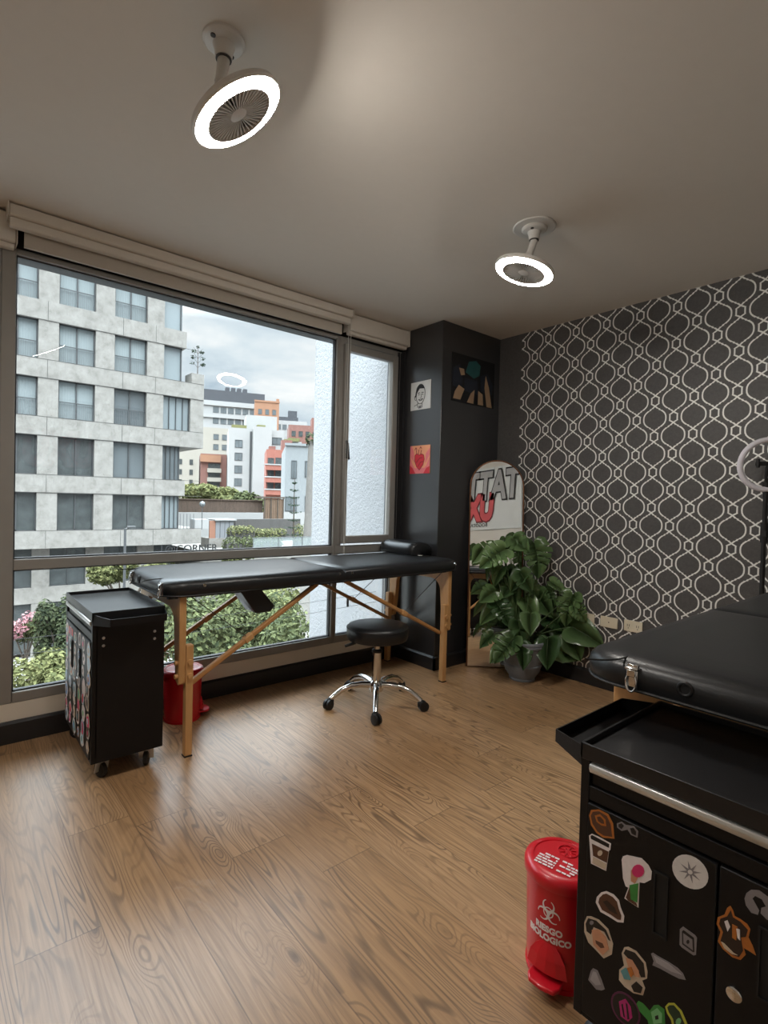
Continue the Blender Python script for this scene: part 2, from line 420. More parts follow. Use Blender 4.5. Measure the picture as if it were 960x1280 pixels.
def text_mesh(body, size, extrude=.002, offset=0., align='CENTER', shear=0., space=1.):
    cu = bpy.data.curves.new('txt', 'FONT'); cu.body = body; cu.size = size; cu.extrude = extrude; cu.offset = offset
    cu.align_x = align; cu.align_y = 'CENTER'; cu.shear = shear; cu.space_character = space; cu.resolution_u = 3
    o = bpy.data.objects.new('txt', cu); C.objects.link(o)
    dg = bpy.context.evaluated_depsgraph_get(); me = bpy.data.meshes.new_from_object(o.evaluated_get(dg))
    bpy.data.objects.remove(o); bpy.data.curves.remove(cu)
    return me
def add_text(g, body, size, fn, **kw):
    """text added to G g; fn maps text (x,y,z) to 3D"""
    me = text_mesh(body, size, **kw)
    vs = [g.b.verts.new(fn(*v.co)) for v in me.vertices]
    for p in me.polygons:
        try: f = g.b.faces.new([vs[i] for i in p.vertices]); f.material_index = g.mi
        except ValueError: pass
    bpy.data.meshes.remove(me)
# ================================================================ ROOM SHELL
H, XR, XL, YB, W = 2.4, 3.252, -2.6, -.15, 2.957
XC, YC = 2.625, 2.528
g = G(); g.box(XL-.2, XR+.2, YB-.2, W+.15, -.1, 0)
struct(g.build('floor', 'laminate_floor'), 'light oak laminate floor of the studio', 'floor')
g = G(); g.box(XL-.2, XR+.2, YB-.2, W+.15, H, H+.12)
struct(g.build('ceiling', 'ceiling_paint'), 'plain off-white painted ceiling', 'ceiling')
g = G(); g.box(XR, XR+.2, YB-.2, W+.15, 0, H)
struct(g.build('wall_right', 'trellis_wallpaper'), 'charcoal wall papered with a silver trellis pattern', 'wall')
g = G(); g.box(XL-.2, XR, YB-.2, YB, 0, H)
struct(g.build('wall_back', 'white_paint'), 'white wall behind the camera', 'wall')
g = G(); g.box(XL-.2, XL, YB, W+.15, 0, H)
struct(g.build('wall_left', 'white_paint'), 'white wall on the left', 'wall')
g = G(); g.box(XC, XR, YC, W+.15, 0, H)
struct(g.build('wall_column', 'black_paint', bevel=.004), 'black painted corner column', 'wall')
g = G(); g.box(XL, XC, W-.012, W+.15, 0, .18)
struct(g.build('wall_window', 'cream_strip'), 'low cream wall strip under the window', 'wall')
g = G(); g.box(XL, XC, W+.02, W+.15, 2.25, H)  # dark colour stands in for the shadow gap between blind and frame
struct(g.build('wall_lintel', 'frame_dark'), 'lintel above the window, coloured dark as the shade behind the blinds', 'wall')
g = G(); g.pyz([(2.925, 0), (W-.012, 0), (W-.012, .1), (2.935, .1), (2.925, .09)], XL, XC)
struct(g.build('baseboard_window', 'baseboard_black'), 'black baseboard under the window', 'baseboard')
g = G(); g.pyz([(YC, 0), (YC-.014, 0), (YC-.014, .083), (YC-.006, .095), (YC, .095)], XC-.014, XR)
g.pxz([(XC, 0), (XC-.014, 0), (XC-.014, .083), (XC-.006, .095), (XC, .095)], YC-.014, 2.925)
struct(g.build('baseboard_column', 'baseboard_black'), 'black baseboard around the corner column', 'baseboard')
g = G(); g.pxz([(XR, 0), (XR-.014, 0), (XR-.014, .085), (XR-.006, .1), (XR, .1)], YB, YC-.014)
struct(g.build('baseboard_right', 'baseboard_black'), 'black baseboard under the patterned wall', 'baseboard')

# ---- windows
def frame_bars(g, bars, y0, y1):
    for x0, x1, z0, z1 in bars: g.box(x0, x1, y0, y1, z0, z1)
def window(name, label, bars, panes, y0=2.945, y1=3.005, thin=None, yg=2.978):
    r = bpy.data.objects.new(name, None); C.objects.link(r); struct(r, label, 'window')
    g = G(); frame_bars(g, bars, y0, y1); g.build('window_frame', 'frame_aluminium', r, bevel=.004)
    for x0, x1, z0, z1 in panes:
        # black gasket and light glazing bead around each pane
        k = G(); t = .006
        for b in ((x0, x1, z0, z0+t), (x0, x1, z1-t, z1), (x0, x0+t, z0, z1), (x1-t, x1, z0, z1)): k.box(b[0], b[1], 2.965, 2.992, b[2], b[3])
        k.build('gasket', 'frame_dark', r)
        p = G(); p.box(x0, x1, yg, yg+.005, z0, z1); p.build('pane', 'window_glass', r)
    return r
window('window_1', 'wide fixed window with an upper and a lower pane',
       [(.215, .27, .18, 2.262), (.27, 2.046, .18, .228), (.27, 2.046, .795, .845), (.27, 2.046, 2.236, 2.262), (2.046, 2.07, .18, 2.262)],
       [(.27, 2.046, .845, 2.236), (.27, 2.046, .228, .795)])
w2 = window('window_2', 'narrow casement window beside the black column',
       [(2.07, 2.625, .18, .228), (2.07, 2.625, .79, .845), (2.07, 2.11, .845, 2.262), (2.56, 2.625, .18, 2.262), (2.11, 2.56, 2.225, 2.262), (2.07, 2.085, .228, .79)],
       [(2.085, 2.56, .228, .79)])
g = G(); frame_bars(g, [(2.095, 2.135, .86, 2.215), (2.522, 2.572, .86, 2.215), (2.135, 2.522, .86, .912), (2.135, 2.522, 2.168, 2.215)], 2.918, 2.975)
g.build('sash', 'frame_aluminium', w2, bevel=.006)
g = G(); g.box(2.135, 2.522, 2.95, 2.955, .912, 2.168); g.build('pane', 'window_glass', w2)
g = G(); g.box(2.108, 2.124, 2.905, 2.918, 1.44, 1.56); g.bar((2.116, 2.90, 1.545), (2.116, 2.885, 1.43), .016, .012); g.build('window_handle', 'frame_dark', w2, bevel=.003)
g = G(); g.box(2.585, 2.600, 2.935, 2.945, .845, 2.25); g.box(2.612, 2.622, 2.90, 2.945, .845, 2.25); g.build('side_track', 'frame_dark', w2)
g = G(); g.box(2.17, 2.182, 2.93, 2.945, .42, .50); g.build('latch', 'frame_dark', w2, bevel=.003)
WL = -.42
window('window_3', 'next window running on to the left', [(WL, .215, .18, .228), (WL, .215, .795, .845), (WL, .215, 2.236, 2.262), (.195, .215, .228, 2.236), (WL, WL+.05, .18, 2.262)],
       [(WL+.05, .195, .845, 2.236), (WL+.05, .195, .228, .795)])
g = G(); g.box(XL, WL, W-.012, W+.15, .18, 2.25)
struct(g.build('wall_window_left', 'white_paint'), 'white wall left of the windows', 'wall')

# ---- roller blinds
def blind(label, x0, x1, yf, ztop, zmid, zlip, zfas, cord=None):
    r = thing('roller_blind', ((x0+x1)/2, yf, ztop), label, 'blind', 'roller blinds above the window'); ox = (x0+x1)/2
    g = G(); g.pyz([(0, -.004), (.075, -.004), (.075, zmid-ztop+.0), (.008, zmid-ztop), (0, zmid-ztop+.006)], x0-ox, x1-ox); g.build('cassette', 'blind_cream', r, bevel=.004)
    if zlip:
        g = G(); g.pyz([(.018, zlip-ztop+.006), (.024, zlip-ztop), (.055, zlip-ztop), (.055, zmid-ztop-.001), (.018, zmid-ztop-.001)], x0-ox+.004, x1-ox-.004); g.build('bottom_rail', 'blind_cream', r, bevel=.003)
    if zfas:
        g = G(); g.box(x0-ox+.062, x1-ox-.03, .078, .092, zfas-ztop, zmid-ztop); g.build('fascia', 'blind_fabric', r)
    g = G(); g.box(x0-ox-.006, x0-ox-.001, -.006, .078, zmid-ztop-.004, .0); g.build('end_cap', 'blind_cream', r, bevel=.002)
    g = G(); g.box(x1-ox+.001, x1-ox+.006, -.006, .078, zmid-ztop-.004, .0); g.build('end_cap', 'blind_cream', r, bevel=.002)
    if cord:
        g = G()
        for dx in (0, .018):
            g.tube([(cord-ox+dx, .02, zmid-ztop), (cord-ox+dx+.001, .022, -.8), (cord-ox+dx*.4+.006, .03, .80-ztop)], .0014, 6)
        g.build('bead_cord', 'cord_white', r)
    return r
blind('long cream roller blind cassette above the wide window, bead cord at its right end', .23, 2.062, 2.80, H-.002, 2.345, 2.306, 2.25, cord=2.045)
blind('short cream roller blind cassette over the narrow casement', 2.085, 2.612, 2.855, H-.004, 2.285, 2.262, None)
blind('cream roller blind cassette cut off by the left edge, lower than the long one', -.5, .262, 2.884, H-.008, 2.262, 2.240, None)

# ================================================================ CEILING LAMPS
def lamp(base, cen, n, label, plate=False):
    r = thing('ceiling_lamp', (base[0], base[1], H), label, 'lamp', 'round fan ceiling lamps')
    o = V((base[0], base[1], H)); c = V(cen)-o; n = V(n).normalized()
    if plate:
        g = G(); g.lathe([(.001, 0), (.094, 0), (.094, -.003), (.090, -.006), (.001, -.006)]); g.build('ceiling_plate', 'lamp_white', r, smooth=30)
    z = -.006 if plate else 0
    g = G(); g.lathe([(.001, z), (.056, z), (.056, z-.006), (.05, z-.012), (.03, z-.016), (.024, z-.034), (.023, z-.05), (.001, z-.05)])
    g.build('base_plate', 'lamp_white', r, smooth=30)
    g = G()
    for a in (.6, 3.5):
        g = G(); g.lathe([(.001, 0), (.007, 0), (.007, -.003), (.001, -.003)], Matrix.Translation((.038*math.cos(a), .038*math.sin(a), z-.014)), 10); g.build('screw', 'lamp_dark', r)
    j = c-n*.085
    g = G(); g.tube([(0, 0, z-.05), (0, 0, z-.054)], .021, 16); g.build('gasket_ring', 'lamp_dark', r)
    g = G(); g.tube([(0, 0, z-.054), (j.x*.4, j.y*.4, (z-.054)*.55+j.z*.45), j], [.0165, .0155, .014], 16); g.build('neck', 'lamp_white', r, smooth=50)
    q = n.to_track_quat('Z', 'Y').to_matrix().to_4x4(); q.translation = c
    g = G(); g.lathe([(.001, -.095), (.014, -.093), (.017, -.085), (.017, -.06), (.022, -.048), (.05, -.038), (.115, -.026), (.131, -.016), (.134, -.004), (.13, .002), (.128, .001), (.096, -.006), (.0955, .0085), (.0920, .0085), (.0915, -.011), (.001, -.012)], q, 56)
    g.build('lamp_housing', 'lamp_white', r, smooth=35)
    g = G(); g.lathe([(.0965, -.004), (.098, .005), (.106, .0078), (.116, .007), (.125, .004), (.1278, -.002)], q, 56, caps=False)
    g.build('light_ring', 'lamp_glow', r, smooth=60)
    g = G()
    for k in range(44):
        a = 2*PI*k/44; rot = q @ Matrix.Rotation(a, 4, 'Z')
        g.prism([(.024, -.0006), (.091, -.0022), (.091, .0022), (.024, .0006)], lambda x, y: rot @ V((x, y+x*.18, -.006)), lambda x, y: rot @ V((x, y+x*.18, .006)))
    g.build('grille', 'lamp_white', r)
    g = G(); g.lathe([(.001, -.01), (.091, -.0098), (.091, -.0094), (.001, -.0094)], q, 40); g.build('fan_well', 'lamp_dark', r)
    g = G(); g.lathe([(.026, -.008), (.026, .004), (.022, .006), (.001, .0065)], q, 28, caps=False); g.build('hub', 'lamp_white', r, smooth=40)
    return r
lamp((.589, 1.421), (.618, 1.389, 2.2), (.511, -.198, -.836), 'white round fan lamp with glowing ring, tilted, on the ceiling near the window')
lamp((2.035, 1.415), (2.003, 1.441, 2.2), (-.191, .181, -.965), 'white glowing ring fan lamp on a wide round ceiling plate near the patterned wall', True)
lamp((-.86, 1.43), (-.88, 1.45, 2.2), (-.15, .2, -.96), 'white round fan lamp added farther left, unseen, to fill the room with light')  # added out of view to brighten the room; no such lamp is known

# ================================================================ PICTURES
def strokes(g, pts, w, f, close=False):
    n = len(pts)
    for i in range(n if close else n-1):
        a, b = V(pts[i]+(0,)), V(pts[(i+1) % n]+(0,)); d = (b-a).normalized(); p = V((-d.y, d.x, 0))*w/2; a = a-d*w*.3; b = b+d*w*.3
        g.prism([(a-p)[:2], (b-p)[:2], (b+p)[:2], (a+p)[:2]], lambda x, y: f(x, y, 0), lambda x, y: f(x, y, 1))
def ell(cx, cy, rx, ry, n=24, a0=0, a1=360): return [(cx+rx*math.cos(math.radians(a0+(a1-a0)*k/n)), cy+ry*math.sin(math.radians(a0+(a1-a0)*k/n))) for k in range(n+(a1-a0 < 360))]
def layer(g, poly, f): g.prism(poly, lambda x, y: f(x, y, 0), lambda x, y: f(x, y, 1))
# portrait drawing on the column's left face; a runs to the right in the picture (towards -y)
r = thing('portrait_picture', (XC, 2.731, 1.914), 'white sheet with a black line drawing of a face, high on the column', 'drawing')
g = G(); g.box(-.004, 0, -.1, .1, -.1, .1); g.build('paper', 'paper_white', r)
def fl(k0, k1): return lambda a, b, k: (-.004-(k1 if k else k0), -a, b)
g = G()
g.mat(0); layer(g, ell(-.002, .035, .042, .042, 16, 15, 175)+[(-.05, .02), (-.052, -.01), (-.042, -.012), (-.036, .02), (-.01, .05), (.03, .046)], fl(0, .0012))
strokes(g, ell(.0, .01, .046, .07), .004, fl(0, .0012), True)
strokes(g, [(-.05, .005), (-.06, -.005), (-.055, -.025), (-.046, -.03)], .004, fl(0, .0012))
strokes(g, [(-.025, .018), (-.008, .02)], .005, fl(0, .0014)); strokes(g, [(.012, .02), (.03, .018)], .005, fl(0, .0014))
strokes(g, [(-.02, .005), (-.01, .007)], .005, fl(0, .0014)); strokes(g, [(.016, .007), (.026, .005)], .005, fl(0, .0014))
strokes(g, [(.005, .01), (.01, -.014), (.0, -.016)], .003, fl(0, .0014))
strokes(g, [(-.018, -.028), (-.005, -.036), (.01, -.036), (.026, -.026), (-.018, -.028)], .004, fl(0, .0014))
strokes(g, [(-.026, -.05), (-.028, -.082)], .004, fl(0, .0012)); strokes(g, [(.018, -.055), (.02, -.085)], .004, fl(0, .0012))
g.mat(1); strokes(g, [(-.06, -.07), (-.028, -.06)], .005, fl(0, .0012)); layer(g, [(-.02, -.075), (.01, -.07), (.012, -.09), (-.016, -.092)], fl(0, .001))
g.build('ink_lines', ['ink_black', 'ink_grey'], r)
r = thing('heart_picture', (XC, 2.721, 1.459), 'square red and pink print of a heart, lower picture on the black column', 'print')
g = G(); g.box(-.004, 0, -.1, .1, -.1, .1); g.build('paper', 'print_peach', r)
g = G()
g.mat(1); layer(g, [(-.1, -.1), (.1, -.1), (.1, .02), (.07, -.04), (.05, -.06), (-.05, -.06), (-.075, -.03), (-.1, .03)], fl(0, .0006))
layer(g, [(-.1, .03), (-.06, -.02), (-.06, .05), (-.085, .1), (-.1, .1)], fl(0, .0005)); layer(g, [(.1, .03), (.055, -.03), (.06, .04), (.1, .08)], fl(0, .0005))
g.mat(0); layer(g, [(-.1, -.1), (-.04, -.1), (-.07, -.06), (-.1, -.04)], fl(.0006, .001)); layer(g, [(.04, -.1), (.1, -.1), (.1, -.05), (.07, -.06)], fl(.0006, .001))
layer(g, [(.0, -.075), (-.03, -.05), (-.05, -.01), (-.048, .03), (-.03, .042), (-.005, .03), (.015, .04), (.04, .03), (.048, 0), (.035, -.04)], fl(.0006, .0016))
g.mat(2); strokes(g, [(.0, -.075), (-.03, -.05), (-.05, -.01), (-.048, .03), (-.03, .042), (-.005, .03), (.015, .04), (.04, .03), (.048, 0), (.035, -.04)], .004, fl(.0016, .002), True)
for pts in ([(-.03, .042), (-.034, .065)], [(-.012, .036), (-.01, .07)], [(.01, .04), (.016, .064)], [(-.03, -.02), (.0, .01), (.025, .012)], [(-.015, -.05), (.01, -.02), (.035, -.015)], [(-.05, .07), (-.04, .085), (-.03, .07)], [(0, .078), (.008, .09), (.018, .078)]):
    strokes(g, pts, .005, fl(.0016, .002))
g.build('printed_heart', ['print_red', 'print_pink', 'print_darkred'], r)
# dark street-scene poster on the column's front: plain dark shapes over pale bars
r = thing('poster_picture', (2.95, YC, 2.035), 'wide dark poster with a teal patch and tan bars, high on the black column front', 'poster')
g = G(); g.box(-.232, .232, -.004, 0, -.168, .168); g.build('paper', 'poster_black', r)
def ff(k0, k1): return lambda a, b, k: (a, -.004-(k1 if k else k0), b)
g = G()
g.mat(0); layer(g, [(-.09, .05), (-.06, .13), (.02, .15), (.07, .12), (.06, .05), (.0, .02)], ff(0, .0008))
g.mat(1); layer(g, [(-.22, -.06), (-.22, .06), (-.15, .1), (-.12, .0), (-.13, -.08)], ff(0, .0006)); layer(g, [(.08, -.06), (.07, .05), (.15, .08), (.22, 0), (.21, -.07)], ff(0, .0006)); layer(g, [(-.1, -.08), (-.1, .01), (.04, .01), (.05, -.09)], ff(0, .0005))
g.mat(2)
for p in ([(-.215, -.15), (-.14, -.15), (-.10, -.07), (-.16, -.05), (-.2, -.1)], [(-.07, -.16), (.0, -.16), (.01, -.06), (-.03, -.09)], [(.05, -.16), (.11, -.16), (.1, -.08), (.05, -.06)], [(.15, -.165), (.21, -.165), (.17, -.02), (.13, .06), (.12, -.03)], [(-.16, .07), (-.11, .07), (-.1, .03), (-.14, .02)]):
    layer(g, p, ff(.0008, .0014))
g.build('printed_shapes', ['poster_teal', 'poster_navy', 'poster_tan'], r)

# ================================================================ SOCKETS
def socket(y, z, label, slots=True, w=.112):
    r = thing('power_socket', (XR, y, z), label, 'socket', 'plates on the patterned wall')
    g = G(); g.box(-.008, 0, -w/2, w/2, -.034, .034); g.build('cover_plate', 'socket_cream', r, bevel=.003)
    g = G()
    if slots:
        for s in (-.028, .028):
            g = G()
            for d in (-.006, .006): g.box(-.0095, -.0078, s+d-.0012, s+d+.0012, -.004, .010)
            g.box(-.0095, -.0078, s-.002, s+.002, -.016, -.011); g.build('outlet', 'socket_slot', r)
    else: g.box(-.0092, -.0078, -.003, .003, -.003, .003); g.build('screw', 'socket_slot', r)
socket(1.46, .432, 'cream wall plate with two power sockets, nearest the black massage bed', True)
socket(1.612, .428, 'blank cream wall plate, middle of the three low on the patterned wall', False)
socket(1.765, .426, 'blank cream wall plate half hidden by plant leaves', False)

# ================================================================ ARCHED MIRROR
th = math.radians(4.4)
r = thing('arched_mirror', (2.865, 2.445, .004), 'tall arched mirror with a thin copper rim leaning in the dark corner behind the plant', 'mirror')
r.rotation_euler = (-th, 0, math.atan2(-.692, .722))
MW, MH = .385, 1.472
arch = [(MW-.004, .004)]+[(MW/2+(MW/2-.004)*math.cos(PI*k/28), MH-MW/2+(MW/2-.004)*math.sin(PI*k/28)) for k in range(29)]+[(.004, .004)]
g = G(); g.pxz(arch, .0, .003); g.build('mirror_pane', 'mirror_glass', r)
g = G(); g.pxz(arch, .004, .014); g.build('backing', 'frame_dark', r)
g = G(); g.tube([(a, .004, b) for a, b in arch], .0065, 8, closed=True); g.build('rim', 'mirror_frame', r, smooth=50)

# banner hung on the wall behind the camera (seen in the mirror)
r = thing('banner_sign', (1.66, YB, 1.30), 'white vinyl banner lettered in grey and red, mirrored in the arched mirror', 'banner')
g = G(); n = 24
for i in range(n):
    x0, x1 = -1.5*i/n, -1.5*(i+1)/n; w = lambda x: .012+.006*math.sin(x*9)
    g.face([(x0, w(x0), 0), (x1, w(x1), 0), (x1, .008, .82), (x0, .008, .82)])
g.build('sheet', 'banner_vinyl', r)
def bt(cx, cz, k, sy=1.): return lambda x, y, z: (-(cx+x), .021+k+z, cz+y*sy)
kw = dict(extrude=.001, shear=-.12)
for nm, body, size, cx, cz, o1, m1, m2 in (('grey_lettering', 'TATTOO', .33, .72, .555, .012, 'banner_grey', 'ink_black'), ('red_lettering', 'UXU', .29, .74, .275, .018, 'banner_red', 'banner_darkred')):
    g = G(); g.mat(0); add_text(g, body, size, bt(cx, cz, 0, 1.55), offset=o1+.012, **kw); g.mat(1); add_text(g, body, size, bt(cx, cz, .003, 1.55), offset=o1, **kw)
    g.build(nm, [m2, m1], r)
g = G(); add_text(g, 'BOGOTA COL', .065, bt(.72, .06, 0), extrude=.001); g.build('small_lettering', 'ink_black', r)

# ================================================================ POTTED MONSTERA
PC = V((2.985, 2.062, 0))
r = thing('potted_monstera', PC, 'bushy monstera plant in an embossed grey pot in front of the arched mirror', 'plant')
g = G(); g.lathe([(.001, 0), (.082, 0), (.085, .010), (.082, .018), (.092, .03), (.112, .06), (.120, .09), (.124, .10), (.124, .106), (.120, .11), (.140, .222), (.147, .226), (.150, .232), (.150, .240), (.147, .244), (.151, .248), (.151, .262), (.146, .268), (.138, .266), (.132, .21), (.001, .21)], None, 56)
g.build('pot', 'pot_grey', r, smooth=30)
g = G(); g.lathe([(.001, .228), (.08, .229), (.133, .222), (.133, .214), (.001, .214)]); g.build('soil', 'soil', r, smooth=30)
half_whole = [(.0, .03), (.06, .13), (.2, .2), (.36, .16), (.47, .04), (.5, -.12), (.49, -.26), (.455, -.4), (.40, -.54), (.31, -.68), (.19, -.83), (.07, -.95), (0, -1.03)]
half_slit = [(.0, .03), (.06, .13), (.2, .2), (.36, .16), (.47, .04), (.5, -.10), (.50, -.22), (.30, -.235), (.485, -.29), (.44, -.44), (.26, -.43), (.425, -.50), (.33, -.66), (.19, -.83), (.07, -.95), (0, -1.03)]
half = [(.0, .02), (.06, .13), (.2, .19), (.36, .14), (.46, .02), (.49, -.12), (.24, -.13), (.5, -.19), (.5, -.33), (.22, -.3), (.48, -.38), (.45, -.5), (.2, -.45), (.41, -.54), (.34, -.67), (.14, -.6), (.29, -.71), (.18, -.85), (0, -1.0)]
def leaf_mesh(seed):
    rnd = random.Random(seed); b = bmesh.new(); fold = rnd.uniform(.10, .28); droop = rnd.uniform(.1, .45); nn = 7 if seed % 3 else 3
    def P(x, y): return b.verts.new((x, y, fold*abs(x)-droop*y*y-.18*x*x+.015*math.sin(14*y+seed)*abs(x)))
    for s in (1, -1):
        prev = None
        for i, (x, y) in enumerate((half, half_whole, half_slit, half_whole, half_slit)[seed % 5]):
            o = P(s*x*(1+.08*rnd.uniform(-1, 1)), y); m = P(0, max(-1, min(0, y*.92+.12*(1-abs(y)))))
            if prev:
                b.faces.new((prev[0], o, m, prev[1]))
            prev = (o, m)
    bmesh.ops.remove_doubles(b, verts=b.verts[:], dist=.003)
    for a, c in ((0, .25), (.25, .5), (.5, .75), (.75, 1)):    # pale midrib
        q = lambda x, y: (x, -y, .006-droop*y*y)
        f = b.faces.new([b.verts.new(q(-.009*(1.1-a), a)), b.verts.new(q(.009*(1.1-a), a)), b.verts.new(q(.009*(1.1-c), c)), b.verts.new(q(-.009*(1.1-c), c))]); f.material_index = 1
    me = bpy.data.meshes.new('leaf'); b.to_mesh(me); b.free()
    me.materials.append(MATS['monstera_leaf']); me.materials.append(MATS['stem_green'])
    for p in me.polygons: p.use_smooth = True
    return me
LEAVES = [(2.833, 2.206, 0.817, 0.169), (2.808, 2.306, 0.819, 0.107), (2.992, 2.198, 0.864, 0.104), (2.969, 2.232, 0.835, 0.096), (2.991, 2.121, 0.898, 0.132), (3.058, 2.015, 0.814, 0.194), (2.885, 2.221, 0.679, 0.111), (2.964, 2.043, 0.654, 0.121), (2.942, 2.109, 0.657, 0.11), (2.81, 2.217, 0.553, 0.126), (2.844, 2.123, 0.449, 0.15), (2.822, 2.235, 0.421, 0.123), (2.946, 2.166, 0.591, 0.115), (2.938, 1.979, 0.402, 0.115), (2.892, 2.017, 0.329, 0.135), (2.814, 2.08, 0.234, 0.176), (2.804, 2.133, 0.182, 0.108), (2.928, 2.014, 0.221, 0.128), (3.038, 1.921, 0.235, 0.153), (3.097, 2.005, 0.505, 0.144), (3.161, 1.856, 0.491, 0.175), (3.17, 1.732, 0.346, 0.179), (3.18, 1.936, 0.617, 0.106), (3.02, 2.038, 0.481, 0.126), (3.169, 1.939, 0.388, 0.145), (3.149, 1.993, 0.553, 0.12), (3.17, 1.801, 0.247, 0.141), (2.796, 2.221, 0.258, 0.105), (3.176, 1.881, 0.303, 0.147), (3.095, 2.055, 0.572, 0.12), (3.177, 1.963, 0.254, 0.142), (3.17, 1.868, 0.19, 0.139), (2.899, 2.242, 0.746, 0.103), (2.971, 2.144, 0.538, 0.107), (2.992, 2.091, 0.406, 0.127), (3.17, 1.765, 0.472, 0.103)]
rl = random.Random(5)
TURN = {0: (-.75, -.6), 1: (-.6, -.8), 5: (.1, -1), 7: (.5, -.85), 20: (-.25, -1), 21: (.75, -.6), 15: (-.45, -.85), 18: (.15, -1), 10: (.25, -1), 4: (.5, -.6)}
for i, (x, y, z, s) in enumerate(LEAVES):
    c = V((x, y, z))-PC; s *= 1.18
    if z < .31:      # low leaves hang outside the pot's rim
        k = 0
        while c.xy.length < .165+s*.12 and k < 40: c += V((-.0082, -.0057, 0)); k += 1
    cam = V((-x, -y, 1.16-z)).normalized(); right = V((.764, -.645, 0)); up = V((0, 0, 1))
    nrm = (cam*.8+up*.45+right*rl.uniform(-.8, .8)+up*rl.uniform(-.4, .5)+V((-.35, .15, 0))*.5).normalized()
    a, d = TURN.get(i, (max(-1, min(1, (c.x*.764-c.y*.645)*3))+rl.uniform(-.4, .4), -1+rl.uniform(-.1, .5)))
    tip = right*a+up*d; tip = (tip-nrm*tip.dot(nrm)).normalized()
    Y = -tip; X = Y.cross(nrm).normalized()
    m = Matrix((X, Y, nrm)).transposed().to_4x4()
    att = c-tip*s*.42                       # leaf base, so that the blade is centred on c
    o = bpy.data.objects.new('leaf', leaf_mesh(i)); C.objects.link(o); o.parent = r
    o.matrix_local = Matrix.Translation(att) @ m @ Matrix.Diagonal((s*.98, s*1.0, s, 1))
    rt = V((rl.uniform(-.05, .05), rl.uniform(-.05, .05), .222)); mid = rt.lerp(att, .55)+V((rl.uniform(-.02, .02), rl.uniform(-.02, .02), .05 if att.z > .3 else .10))-nrm*.02
    g = G(); pts = [rt*(1-t)**2+mid*2*t*(1-t)+(att-nrm*.004)*t*t for t in [k/8 for k in range(9)]]
    g.tube(pts, [.0055-.003*k/8 for k in range(9)], 6); g.build('stem', 'stem_green', r, smooth=60)
